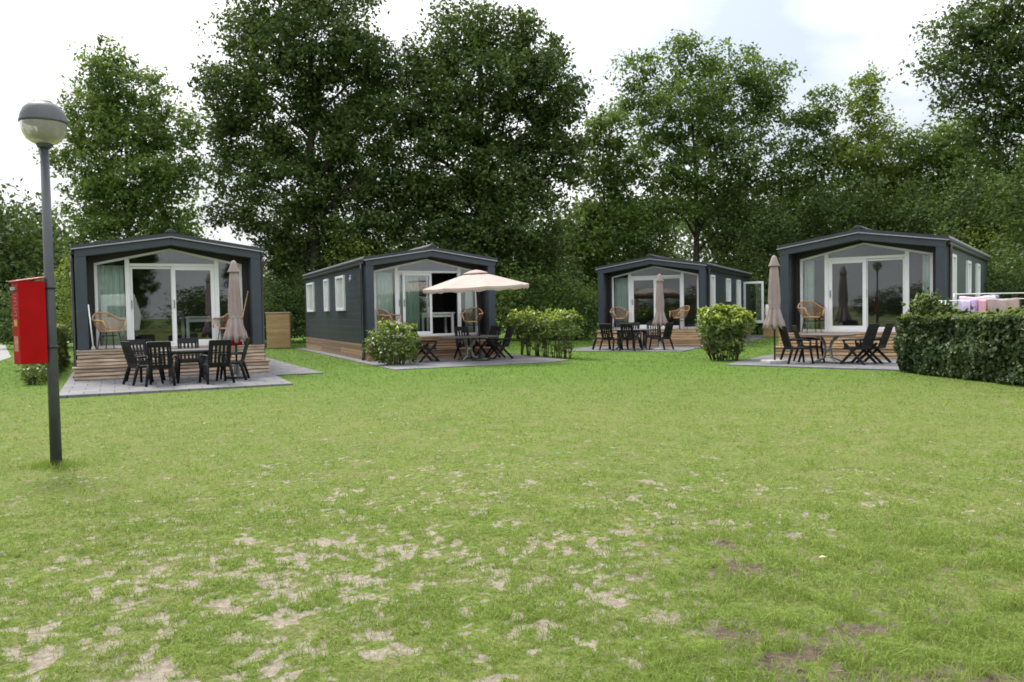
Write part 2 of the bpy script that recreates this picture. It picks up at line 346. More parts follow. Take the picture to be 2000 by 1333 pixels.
def blob(x, y, lst):
    v = np.zeros_like(x)
    for u, vv, ru, rv in lst:
        p = gnd(u, vv); a = (gnd(u + ru, vv) - p).length; b = abs((gnd(u, vv + rv) - gnd(u, vv - rv)).y) / 2
        v = np.maximum(v, np.exp(-(((x - p.x) / a) ** 2 + ((y - p.y) / b) ** 2) * 0.8))
    return v
_q = np.random.default_rng(3); _qx, _qy = _q.uniform(-20, 20, 40000), _q.uniform(0, 40, 40000)
def _field(x, y): return 0.30 * fbm(x, y, 11, 0.15, 2) + 0.70 * fbm(x, y, 31, 0.05, 2)
_qs = np.sort(_field(_qx, _qy))
def bare_soil(x, y):
    A = np.interp(y, [2.5, 3.6, 4.6, 5.6, 7.0, 9.0, 12.0, 16], [.38, .36, .31, .21, .12, .055, .018, .002])
    dx = x / np.maximum(y, 1)
    A = A * np.interp(dx, [-.62, -.5, -.1, .15, .3, .62], [.75, 1.1, 1.15, .8, .55, .4])
    big = fbm(x, y, 51, 1.1, 3); A = np.clip(A * (.7 + .6 * sstep(.36, .66, big)), 0.0005, .6)
    q = np.interp(1 - A, np.linspace(0, 1, len(_qs)), _qs)
    bs = blob(x, y, SANDS); bd = blob(x, y, SOILS)
    f2 = _field(x, y) + np.maximum(0.10 * bs, 0.32 * bd)
    bare = np.clip(0.5 + (f2 - q) * 3.2, 0, 1)
    soil = np.clip(sstep(0.12, 0.5, bd - 0.6 * bs) + 0.75 * sstep(0.3, 1.3, x) * sstep(5.5, 4.2, y), 0, 1)
    return bare, soil
def grow(a, b, s0, k):
    o = [a]; s = s0
    while o[-1] < b: o.append(o[-1] + s); s *= k
    return o
gx = np.array(sorted([-v for v in grow(4.2, 700, 0.04, 1.06)] + list(np.arange(-4.17, 4.18, 0.032)) + grow(4.2, 700, 0.04, 1.06)))
gy = np.array([-700, -300, -120, -60, -30, -15, -8, -4, -1, 0.5, 1.5, 2.2] + list(np.arange(2.5, 7, 0.03)) + grow(7.0, 900, 0.032, 1.012))
X, Y = np.meshgrid(gx, gy); nx, ny = len(gx), len(gy)
bare, soil = bare_soil(X.ravel(), Y.ravel())
Z = lawn_z(X.ravel(), Y.ravel()) - 0.012 * sstep(.4, .7, bare)
me = bpy.data.meshes.new("lawn"); co = np.stack([X.ravel(), Y.ravel(), Z], 1).astype(np.float32)
idx = np.arange(nx * ny).reshape(ny, nx)
q = np.stack([idx[:-1, :-1], idx[:-1, 1:], idx[1:, 1:], idx[1:, :-1]], -1).reshape(-1, 4)
me.vertices.add(len(co)); me.vertices.foreach_set("co", co.ravel()); me.loops.add(q.size); me.loops.foreach_set("vertex_index", q.ravel().astype(np.int32))
me.polygons.add(len(q)); me.polygons.foreach_set("loop_start", np.arange(0, q.size, 4, dtype=np.int32)); me.update(calc_edges=True)
me.polygons.foreach_set("use_smooth", np.ones(len(q), bool))
for nm, arr in (("bare", bare), ("soil", soil)):
    at_ = me.attributes.new(nm, 'FLOAT', 'POINT'); at_.data.foreach_set("value", arr.astype(np.float32))
M, n, l, b = newmat("lawn_ground")
t = n.new("ShaderNodeTexCoord")
def noise(scale, det=4, st=(1, 1, 1)):
    mp = n.new("ShaderNodeMapping"); mp.inputs['Scale'].default_value = st; l.new(t.outputs['Object'], mp.inputs['Vector'])
    z = n.new("ShaderNodeTexNoise"); z.inputs['Scale'].default_value = scale; z.inputs['Detail'].default_value = det; z.inputs['Roughness'].default_value = 0.6
    l.new(mp.outputs['Vector'], z.inputs['Vector']); return z.outputs['Fac']
def ramp(src, c1, c2, p1=.3, p2=.7):
    r = n.new("ShaderNodeValToRGB"); r.color_ramp.elements[0].position = p1; r.color_ramp.elements[1].position = p2
    r.color_ramp.elements[0].color = (*c1, 1); r.color_ramp.elements[1].color = (*c2, 1); l.new(src, r.inputs['Fac']); return r.outputs['Color']
def mixc(f, a, c, mode='MIX'):
    k = n.new("ShaderNodeMix"); k.data_type = 'RGBA'; k.blend_type = mode
    if isinstance(f, float): k.inputs['Factor'].default_value = f
    else: l.new(f, k.inputs['Factor'])
    l.new(a, k.inputs['A']); l.new(c, k.inputs['B']); return k.outputs['Result']
sx_ = n.new("ShaderNodeSeparateXYZ"); l.new(t.outputs['Object'], sx_.inputs[0])
def lush_of(nn, ll, src):
    k = nn.new("ShaderNodeMapRange"); k.interpolation_type = 'SMOOTHSTEP'; k.inputs['From Min'].default_value = 10; k.inputs['From Max'].default_value = 19; ll.new(src, k.inputs['Value']); return k.outputs['Result']
lush = lush_of(n, l, sx_.outputs['Y'])
g1 = mixc(lush, ramp(noise(0.55, 6), (0.100, 0.162, 0.026), (0.150, 0.190, 0.044), .35, .65), ramp(noise(0.55, 6), (0.078, 0.155, 0.018), (0.110, 0.180, 0.030), .35, .65))
g2 = mixc(lush, ramp(noise(26, 6), (0.034, 0.060, 0.010), (0.235, 0.275, 0.075), .36, .66), ramp(noise(26, 6), (0.050, 0.105, 0.013), (0.135, 0.21, 0.042), .3, .72))
grass_c = mixc(0.5, g1, g2)
dry = ramp(noise(3.2, 6), (0.0, 0.0, 0.0), (0.6, 0.6, 0.6), .45, .68)
dryc = ramp(noise(40, 3), (0.135, 0.125, 0.055), (0.26, 0.23, 0.125))
dm = n.new("ShaderNodeMath"); dm.operation = 'MULTIPLY_ADD'; dm.inputs[1].default_value = -0.75; dm.inputs[2].default_value = 1.0; l.new(lush, dm.inputs[0])
dm2 = n.new("ShaderNodeMath"); dm2.operation = 'MULTIPLY'; l.new(dry, dm2.inputs[0]); l.new(dm.outputs[0], dm2.inputs[1])
grass_c = mixc(dm2.outputs[0], grass_c, dryc)
sand = ramp(noise(30, 8), (0.19, 0.16, 0.122), (0.38, 0.335, 0.27))
dark = ramp(noise(20, 8), (0.055, 0.040, 0.032), (0.19, 0.145, 0.115))
aa = n.new("ShaderNodeAttribute"); aa.attribute_name = "soil"; ab = n.new("ShaderNodeAttribute"); ab.attribute_name = "bare"
earth = mixc(aa.outputs['Fac'], sand, dark)
under = ramp(noise(35, 6), (0.12, 0.105, 0.055), (0.26, 0.235, 0.14))     # thatch between the near blades
fz = n.new("ShaderNodeMath"); fz.operation = 'MULTIPLY_ADD'; fz.inputs[1].default_value = 1.5; l.new(noise(24, 6), fz.inputs[0])
fo = n.new("ShaderNodeMath"); fo.operation = 'SUBTRACT'; fo.inputs[1].default_value = 0.78; l.new(ab.outputs['Fac'], fo.inputs[0]); l.new(fo.outputs[0], fz.inputs[2])
bm_ = n.new("ShaderNodeMapRange"); bm_.interpolation_type = 'SMOOTHSTEP'; bm_.inputs['From Min'].default_value = 0.42; bm_.inputs['From Max'].default_value = 0.66; l.new(fz.outputs[0], bm_.inputs['Value'])
l.new(mixc(bm_.outputs['Result'], grass_c, earth), b.inputs['Base Color']); b.inputs['Roughness'].default_value = 0.95; b.inputs['Specular IOR Level'].default_value = 0.1
bp = n.new("ShaderNodeBump"); bp.inputs['Strength'].default_value = 0.9; bp.inputs['Distance'].default_value = 0.04
l.new(noise(38, 8), bp.inputs['Height']); l.new(bp.outputs['Normal'], b.inputs['Normal'])
me.materials.append(M)
lawn = bpy.data.objects.new("lawn", me); C.objects.link(lawn); tag(lawn, kind='structure')

# patios and paths: thin paved sheets a little above the lawn
for c in range(4):
    cx, cy, cz, yaw = CAB[c]
    o = MB().slab(PATIO[c], -0.05, 0.014 + 0.001 * c).build("patio", MT['pave']); o.location = (cx, cy, 0); o.rotation_euler = (0, 0, R(yaw)); tag(o, kind='structure')
tag(MB().slab(ROAD_W, -0.05, 0.012).build("road", MT['path']), kind='structure')

# ------------------------------------------------------------------ grass blades
rng = np.random.default_rng(7)
def blades(n_, ya, yb_, seg):
    yy = np.linspace(ya, yb_, 600); dens = np.where(yy < 3.2, 1.0, (3.2 / yy) ** 2.15); cdf = np.cumsum((yy + 1.8) * dens)
    area = 1.32 * 9500 * cdf[-1] * (yy[1] - yy[0]); k = int(area * n_)
    y = np.interp(rng.random(k), cdf / cdf[-1], yy); x = rng.uniform(-0.66, 0.66, k) * (y + 1.8)
    near = sstep(7.5, 4.5, y); pick = rng.random(k) < (near if seg == 2 else 1 - near); x, y = x[pick], y[pick]; k = len(x)
    bar, soi = bare_soil(x, y); bar = sstep(.42, .80, bar)
    tuft = fbm(x, y, 71, 0.16, 3); big = fbm(x, y, 91, 1.3, 3)
    keep = rng.random(k) > np.clip(bar * 0.9 + (tuft < 0.45) * 0.5 * sstep(14, 6, y), 0, 0.95)
    for p in PATIO_W + [ROAD_W]: keep &= ~inpoly(x, y, p)
    x, y, tuft, big, soi = x[keep], y[keep], tuft[keep], big[keep], soi[keep]; k = len(x)
    h = (rng.uniform(.015, .042, k) + .012 * sstep(8, 30, y)) * (0.6 + 1.0 * np.clip((tuft - .35) * 2.4, 0, 1.2)) * (0.75 + 0.5 * big) * (1 + 0.55 * soi + .45 * sstep(.5, 1.6, x) * sstep(6, 4, y))
    wd = np.clip(.00105 * y, .0033, .04) * rng.uniform(.7, 1.3, k)
    a = rng.uniform(0, 2 * np.pi, k); lean = rng.uniform(0.3, 1.6, k); ld = rng.uniform(0, 2 * np.pi, k)
    z = lawn_z(x, y) - 0.004
    wx, wy = np.cos(a) * wd * .5, np.sin(a) * wd * .5
    dx, dy = np.cos(ld) * h * lean, np.sin(ld) * h * lean
    tip = np.stack([x + dx, y + dy, z + h * (1.05 - 0.4 * lean)], 1)
    b0 = np.stack([x - wx, y - wy, z], 1); b1 = np.stack([x + wx, y + wy, z], 1)
    if seg == 1: return np.stack([b0, b1, tip], 1).reshape(-1, 3)
    mid = np.stack([x + dx * .35, y + dy * .35, z + h * .62], 1); wv = np.stack([wx, wy, 0 * wx], 1) * .8
    m0, m1 = mid - wv, mid + wv
    return np.stack([b0, b1, m1, m0, m1, tip], 1)[:, [0, 1, 2, 0, 2, 3, 3, 2, 5], :].reshape(-1, 3)
parts = [blades(1.0, 2.0, 45, 2), blades(1.0, 2.0, 45, 1)]
_l = gnd(110, 905); k_ = 600; th = rng.uniform(0, 6.28, k_); rr_ = .06 + np.abs(rng.normal(size=k_)) * .13
bx_, by_ = _l.x + np.cos(th) * rr_ * 1.3, _l.y + np.sin(th) * rr_; bz_ = lawn_z(bx_, by_); hh = rng.uniform(.04, .10, k_) * np.exp(-rr_ * 2.2); ta = rng.uniform(0, 6.28, k_)
parts.append(np.stack([np.stack([bx_ - .004, by_, bz_], 1), np.stack([bx_ + .004, by_, bz_], 1), np.stack([bx_ + np.cos(ta) * hh * .5, by_ + np.sin(ta) * hh * .5, bz_ + hh], 1)], 1).reshape(-1, 3))
gv = np.concatenate(parts)
M, n, l, b = newmat("grass_blades")
g = n.new("ShaderNodeNewGeometry"); t = n.new("ShaderNodeTexCoord")
z1 = noise(0.8, 4); z3 = noise(4.5, 3)
a1 = n.new("ShaderNodeMath"); a1.operation = 'MULTIPLY_ADD'; a1.inputs[1].default_value = .5; l.new(g.outputs['Random Per Island'], a1.inputs[0])
a2 = n.new("ShaderNodeMath"); a2.operation = 'MULTIPLY_ADD'; a2.inputs[1].default_value = .5; a2.inputs[2].default_value = .02; l.new(z1, a2.inputs[0]); l.new(a2.outputs[0], a1.inputs[2])
r = n.new("ShaderNodeValToRGB"); e = r.color_ramp.elements
e[0].position = 0.1; e[0].color = (0.115, 0.205, 0.026, 1); e[1].position = 1.0; e[1].color = (0.48, 0.43, 0.25, 1)
x_ = e.new(0.45); x_.color = (0.190, 0.275, 0.045, 1); x_ = e.new(0.78); x_.color = (0.26, 0.33, 0.078, 1)
l.new(a1.outputs[0], r.inputs['Fac'])
sx2 = n.new("ShaderNodeSeparateXYZ"); l.new(t.outputs['Object'], sx2.inputs[0])
gmix = mixc(lush_of(n, l, sx2.outputs['Y']), r.outputs['Color'], ramp(a1.outputs[0], (0.075, 0.155, 0.017), (0.150, 0.245, 0.042), .1, .9))
l.new(gmix, b.inputs['Base Color']); b.inputs['Roughness'].default_value = .6; b.inputs['Specular IOR Level'].default_value = .25
tr = n.new("ShaderNodeBsdfTranslucent"); l.new(gmix, tr.inputs['Color']); ms = n.new("ShaderNodeMixShader"); ms.inputs[0].default_value = .35
l.new(b.outputs[0], ms.inputs[1]); l.new(tr.outputs[0], ms.inputs[2]); l.new(ms.outputs[0], n["Material Output"].inputs['Surface'])
grass = npmesh("grass", gv, 3, M); tag(grass, "short mown yellow-green grass growing on the worn lawn", kind='stuff')

# ------------------------------------------------------------------ cabins
def roof_z(x, z_e, z_r): return z_r + (z_e - z_r) * abs(x) / HW
def cabin(c, label, planks, door_side, open_right=False, side='left', trim='grey'):
    cx, cy, cz, yaw = CAB[c]
    t = thing("cabin", label, "cabin", (cx, cy, cz), R(yaw), "slate grey holiday cabins round the lawn")
    DZ, ZE, ZR = 0.645, 2.955, 3.265
    sl_, fa, an, wh = MT['slate'], MT['fascia'], MT['anth'], MT['white']
    y_r = 0.62; hw = 1.965
    # side and back walls
    for s in (-1, 1):
        x0, x1 = sorted((s * (hw - .09), s * hw))
        mb = MB(); mb.box(x0, x1, 0.34, LEN, 0.47, 2.86)
        mb.build("wall", sl_, t)
    MB().prism([(-hw + .09, .47), (hw - .09, .47), (hw - .09, 2.86), (0, 3.14), (-hw + .09, 2.86)], LEN - .09, LEN).build("wall", sl_, t)
    # front return walls and recess wall around the glazing
    fw = MB()
    P = lambda x: 2.955 - (2.955 - 2.60) * abs(x) / 1.61
    gz = lambda x: roof_z(x, ZE - .11, ZR - .11)
    top = gz(1.61)
    fw.prism([(-hw + .09, DZ), (-1.61, DZ), (-1.61, 2.60), (-1.61, top - .0), (-hw + .09, gz(hw - .09))], y_r, y_r + .08)
    fw.prism([(1.61, DZ), (hw - .09, DZ), (hw - .09, gz(hw - .09)), (1.61, top), (1.61, 2.60)], y_r, y_r + .08)
    fw.prism([(-1.61, 2.60), (0, 2.955), (0, gz(0)), (-1.61, top)], y_r, y_r + .08)
    fw.prism([(0, 2.955), (1.61, 2.60), (1.61, top), (0, gz(0))], y_r, y_r + .08)
    for s in (-1, 1):
        x0, x1 = sorted((s * 1.745, s * 1.80)); fw.box(x0, x1, 0.26, y_r, DZ, gz(1.8))
    fw.build("recess_wall", an, t)
    # portal frame: two columns and a gable fascia
    for s in (-1, 1):
        x0, x1 = sorted((s * 1.745, s * 1.968)); MB().box(x0, x1, 0.0, 0.26, DZ, roof_z(1.97, ZE, ZR) - .10).build("column", fa, t, .012)
    fb = MB(); zt = lambda x: roof_z(x, ZE, ZR) - .104
    fb.prism([(-1.968, zt(1.968) - .17), (0, zt(0) - .17), (0, zt(0)), (-1.968, zt(1.968))], -.012, .24)
    fb.prism([(0, zt(0) - .17), (1.968, zt(1.968) - .17), (1.968, zt(1.968)), (0, zt(0))], -.012, .24)
    fb.build("fascia", fa, t, .006)
    # roof: two ribbed slopes, drip edge, ridge cap
    rb = MB()
    for s in (-1, 1):
        for k in range(36):
            y0 = -.06 + k * (LEN + .12) / 36; y1 = y0 + (LEN + .12) / 36 - .004; up = .012 * (k % 2)
            a = [(s * (HW + .03), y0, ZE - .005 - .09), (0, y0, ZR - .09), (0, y1, ZR - .09), (s * (HW + .03), y1, ZE - .005 - .09)]
            bt = [(p[0], p[1], p[2] + .09 + up) for p in a]
            f = [(0, 1, 2, 3), (7, 6, 5, 4), (0, 4, 5, 1), (1, 5, 6, 2), (2, 6, 7, 3), (3, 7, 4, 0)]
            if s > 0: f = [tuple(reversed(q)) for q in f]
            rb.add(a + bt, f)
    rf = rb.build("roof", MT['roof'], t)
    cap = MB(); cap.prism([(-.13, ZR - .0), (-.10, ZR + .045), (-.03, ZR + .085), (.03, ZR + .085), (.10, ZR + .045), (.13, ZR)], -.07, LEN + .06)
    cap.build("ridge_cap", MT['roof'], rf, .01)
    dr = MB(); n_ = 2
    pv = [(-HW - .035, ZE - .095), (0, ZR - .095), (HW + .035, ZE - .095)]
    dv = [(x, y, z + dz) for x, z in pv for y, dz in ((-.08, -.012), (-.058, -.012), (-.058, .014), (-.08, .014))]
    df = [(3, 2, 1, 0), (8, 9, 10, 11)] + [(i * 4 + j, i * 4 + (j + 1) % 4, (i + 1) * 4 + (j + 1) % 4, (i + 1) * 4 + j) for i in range(2) for j in range(4)]
    dr.add(dv, df).build("drip_edge", MT['drip'], rf)
    for s in (-1, 1):
        ev = []; ef = []; k_ = 136
        for i in range(k_ + 1):
            y_ = i * LEN / k_; w_ = (.5 + .5 * math.cos(i / 4 * 2 * math.pi)); xa = s * (HW + .022); xb = s * (HW + .046)
            ev += [(xa, y_, ZE - .05), (xb, y_, ZE - .05 + .012 * w_), (xb, y_, ZE - .012 + .022 * w_), (xa, y_, ZE - .008 + .022 * w_)]
        for i in range(k_):
            for j in range(4): ef.append((i * 4 + j, i * 4 + (j + 1) % 4, (i + 1) * 4 + (j + 1) % 4, (i + 1) * 4 + j))
        ef += [(3, 2, 1, 0), (k_ * 4, k_ * 4 + 1, k_ * 4 + 2, k_ * 4 + 3)]
        MB().add(ev, ef).build("eave_edge", MT['drip'], rf)
    gt = MB()
    for s in (-1, 1): x0, x1 = sorted((s * 1.97, s * 2.06)); gt.box(x0, x1, .1, LEN, 2.745, 2.83)
    gt.build("gutter", MT['pipe'], t, .02)
    for s in (-1, 1):
        MB().tube([(s * 2.025, .30, 2.78), (s * 2.025, .30, 2.6), (s * 2.025, .30, .12), (s * 2.06, .22, .04)], .042, 10).build("downpipe", MT['pipe'], t)
    # soffit, inside
    MB().prism([(-hw + .10, gz(hw) - .045), (0, gz(0) - .045), (hw - .10, gz(hw) - .045), (hw - .10, gz(hw) - .02), (0, gz(0) - .02), (-hw + .10, gz(hw) - .02)], .25, LEN - .1).build("ceiling", MT['anth'], t)
    MB().box(-hw + .095, hw - .095, y_r + .01, LEN - .1, DZ - .06, DZ + .005).build("floor", MT['infloor'], t)
    iw = MB(); iw.box(-hw + .095, hw - .095, 4.6, 4.68, DZ + .006, 2.74)
    for s in (-1, 1): x0, x1 = sorted((s * (hw - .12), s * (hw - .095))); iw.box(x0, x1, y_r + .1, 4.59, DZ + .006, 2.74)
    iw.build("partition", MT['inwall'], t)
    # wooden deck front, step, skirt
    W = MT[planks]; rnd = random.Random(c + 3)
    dk = MB(); dk.box(-2.0, 2.0, -.10, y_r - .01, DZ - .035, DZ - .002)
    for k in range(4): z0 = .29 + k * .081; dk.box(-2.0 + rnd.uniform(0, .02), 2.0 - rnd.uniform(0, .02), -.085 + rnd.uniform(-.014, .010), -.05, z0 + .010 + rnd.uniform(-.004, .004), z0 + .070 + rnd.uniform(-.006, .004))
    dk.box(-1.98, 1.98, -.048, .25, .0, .60)
    dk.build("deck", W, t, .006)
    st = MB(); st.box(-2.08, 2.08, -.40, -.09, .255, .288)
    for k in range(3): z0 = .0 + k * .083; st.box(-2.06 + rnd.uniform(0, .02), 2.06 - rnd.uniform(0, .02), -.375 + rnd.uniform(-.014, .010), -.34, z0 + .012 + rnd.uniform(-.004, .004), z0 + .072 + rnd.uniform(-.006, .004))
    st.box(-2.04, 2.04, -.335, -.10, 0, .25)
    st.build("step", W, t, .006)
    sk = MB()
    for s in (-1, 1):
        for k in range(5):
            x0, x1 = sorted((s * (hw + .012), s * (hw - .012))); z0 = .02 + k * .09
            for j in range(3): ya = .3 + j * 3.5; sk.box(x0, x1, ya, ya + 3.49, z0 + .005, z0 + .083)
        x0, x1 = sorted((s * (hw - .015), s * (hw - .05))); sk.box(x0, x1, .3, LEN, 0, .465)
    sk.build("skirting", MT['planks_brown'], t)
    # glazed front: frame, fixed panes, sliding doors
    gl = MT['glass']; ya, yb = y_r - .03, y_r + .05
    wf = MB()
    def member(p): wf.prism(p, ya, yb)
    for s in (-1, 1):
        a, b_ = sorted((s * 1.61, s * 1.545)); wf.box(a, b_, ya, yb, DZ + .002, 2.60 - .02)
        q = [(s * 1.61, 2.60 - .055), (0, 2.955 - .055), (0, 2.955), (s * 1.61, 2.60)]
        member(q if s < 0 else list(reversed(q)))
        a, b_ = sorted((s * .975, s * .875)); b0 = .0 if s < 0 else .10
        wf.box(a + b0, b_ + b0, ya - .006, yb + .006, DZ + .072, P(.95) - .045)
    wf.box(-1.545, -.977, ya, yb, DZ + .002, DZ + .07); wf.box(1.077, 1.545, ya, yb, DZ + .002, DZ + .07)
    wf.box(-.873, .973, ya - .004, yb + .004, 2.535, 2.60)
    wf.box(-.975, 1.075, ya - .05, yb + .006, DZ + .002, DZ + .068)
    win = wf.build("window_front", wh, t, .004)
    pn = lambda poly, y=y_r + .01: MB().prism(poly, y, y + .008).build("pane", gl, win)
    pn([(-1.545, DZ + .07), (-.977, DZ + .07), (-.977, P(.977) - .055), (-1.545, P(1.545) - .055)])
    pn([(1.077, DZ + .07), (1.545, DZ + .07), (1.545, P(1.545) - .055), (1.077, P(1.077) - .055)])
    pn([(-.873, 2.602), (.973, 2.602), (.973, P(.973) - .05), (0.0, 2.955 - .055), (-.873, P(.873) - .05)])
    def leaf(x0, x1, yo, fr):
        d = MB(); z0, z1 = DZ + .07, 2.533
        d.box(x0, x0 + fr, yo, yo + .05, z0, z1); d.box(x1 - fr, x1, yo, yo + .05, z0, z1)
        d.box(x0 + fr, x1 - fr, yo, yo + .05, z0, z0 + fr); d.box(x0 + fr, x1 - fr, yo, yo + .05, z1 - fr, z1)
        o = d.build("sliding_door", wh, t, .004)
        MB().box(x0 + fr, x1 - fr, yo + .02, yo + .028, z0 + fr, z1 - fr).build("pane", gl, o)
        MB().box(x0 + fr * .35, x0 + fr * .65, yo - .03, yo, 1.55, 1.75).build("handle", MT['steel'], o)
        return o
    if door_side == 'right':
        leaf(-.873, .06, y_r + .035, .055)
        if open_right: leaf(-.74, .16, y_r - .02, .075)
        else: leaf(.02, .973, y_r - .02, .085)
    else:
        leaf(-.873, .06, y_r - .02, .09); leaf(.03, .973, y_r + .035, .055)
    # side windows
    if side == 'left': spec = [(2.90, 4.20, 1.46, 2.58), (5.60, 6.35, 1.46, 2.58), (8.55, 10.05, 1.46, 2.58)]; s = -1
    else: spec = [(.82, 1.56, .72, 2.57), (4.15, 4.98, 1.62, 2.54), (6.75, 7.55, .72, 2.55)]; s = 1
    for (y0, y1, z0, z1) in spec:
        f = MB(); fr = .075; xa, xb = sorted((s * hw, s * (hw + .065)))
        f.box(xa, xb, y0, y0 + fr, z0, z1); f.box(xa, xb, y1 - fr, y1, z0, z1); f.box(xa, xb, y0 + fr, y1 - fr, z0, z0 + fr); f.box(xa, xb, y0 + fr, y1 - fr, z1 - fr, z1)
        w_ = f.build("window", wh, t, .004)
        xa, xb = sorted((s * (hw + .004), s * (hw + .016))); MB().box(xa, xb, y0 + fr, y1 - fr, z0 + fr, z1 - fr).build("pane", MT['blind'], w_)
    if side == 'left':
        lm = MB(); lm.tube([(-hw, 1.55, 2.42), (-hw - .12, 1.55, 2.5), (-hw - .14, 1.5, 2.44)], .018, 6); lm.lathe([(.0, 2.30), (.05, 2.31), (.05, 2.42), (.02, 2.45)], 10, cx=-hw - .13, cy=1.5)
        lm.build("wall_lamp", MT['drip'], t)
    return t
cabin(0, "near left slate cabin with weathered plank step and red bucket on its deck", 'planks_grey', 'right')
cabin(1, "slate cabin with three white windows along its side wall, behind the open cream parasol", 'planks_brown', 'right', open_right=True)
c3 = cabin(2, "smallest looking slate cabin farthest back, with a white side door standing open", 'planks_tan', 'left', side='right')
cabin(3, "slate cabin at right behind the clipped hedge and laundry rack", 'planks_tan', 'left', side='right')
# the opened glazed side door of the third cabin
dd = MB(); a = R(82); hx, hy = 2.01, 8.4
Md = Matrix.Translation((hx, hy, 0)) @ Matrix.Rotation(-R(14), 4, 'Z')
dd.box(0, .09, 0, .05, .68, 2.5, Md); dd.box(.81, .90, 0, .05, .68, 2.5, Md); dd.box(.09, .81, 0, .05, 2.41, 2.5, Md); dd.box(.09, .81, 0, .05, .68, .80, Md)
d_o = dd.build("side_door", MT['white'], c3, .004)
MB().box(.09, .81, .02, .028, .80, 2.41, Md).build("pane", MT['glass'], d_o)
MB().box(.70, .83, -.04, -.015, 1.62, 1.65, Md).build("handle", MT['blackmetal'], d_o)

# ------------------------------------------------------------------ curtains and a little of the inside
def curtain(c, x0, x1, z1, label, seed):
    rr = random.Random(seed); n_ = int((x1 - x0) / .02); vs = []; fs = []
    for i in range(n_ + 1):
        x = x0 + (x1 - x0) * i / n_; y = .80 + .03 * math.sin(x * 58 + rr.random() * .8) + .012 * math.sin(x * 23)
        for k in range(6):
            z = .66 + (z1 - .66) * k / 5; vs.append((x + .012 * math.sin(z * 2 + x * 7), y * (1 if k < 5 else .99), z))
    for i in range(n_):
        for k in range(5): a = i * 6 + k; fs.append((a, a + 6, a + 7, a + 1))
    o = MB().add(vs, fs, True).build("curtain", MT['curtain']); cx, cy, cz, yaw = CAB[c]
    o.location = (cx, cy, cz); o.rotation_euler = (0, 0, R(yaw)); tag(o, label, "curtain", "sage curtains inside the cabin fronts")
    s = o.modifiers.new("thick", 'SOLIDIFY'); s.thickness = .004
curtain(0, -1.54, -.98, 2.56, "sage curtain filling the left pane of the near left cabin", 1)
curtain(1, -1.54, -.98, 2.56, "sage curtain in the leftmost pane of the cabin with the open parasol", 2)
curtain(1, -.85, -.18, 2.50, "sage curtain behind the left sliding door of the cabin with the open parasol", 3)
curtain(1, 1.28, 1.53, 2.50, "narrow pale curtain behind the wicker chair right of the open doorway", 4)
curtain(2, -1.54, -1.05, 2.56, "sage curtain in the left pane of the farthest cabin", 5)
curtain(3, -1.54, -1.30, 2.56, "narrow pale curtain at the left edge of the hedge side cabin's front", 6)
curtain(3, 1.33, 1.54, 2.56, "narrow pale curtain at the right edge of the hedge side cabin's front", 7)
def dining(c, x, y, rz, label):
    p = cw(c, x, y, .65 + CAB[c][2]); t = thing("dining_table", label, "table", p, R(CAB[c][3]) + rz, "white dining tables inside the cabins")
    MB().box(-.55, .55, -.40, .40, .66, .70).build("table_top", MT['white'], t, .004)
    for sx in (-1, 1):
        for sy in (-1, 1): MB().box(sx * .48 - .035, sx * .48 + .035, sy * .34 - .035, sy * .34 + .035, 0, .66).build("leg", MT['white'], t)
    MB().box(-.44, .44, -.33, -.30, .56, .655).build("apron", MT['white'], t)
    return t
dining(0, .85, 1.9, .1, "white dining table inside the near left cabin behind its right sliding door")
dining(1, .50, 1.5, 0, "white dining table inside the open doorway beside the parasol")
v = tag(MB().lathe([(0, 0), (.035, 0), (.045, .06), (.03, .12), (.035, .17), (.0, .17)], 12).build("vase", MT['white']), "small white vase on the table in the open doorway", "vase"); v.location = cw(1, .30, 1.45, 1.355)

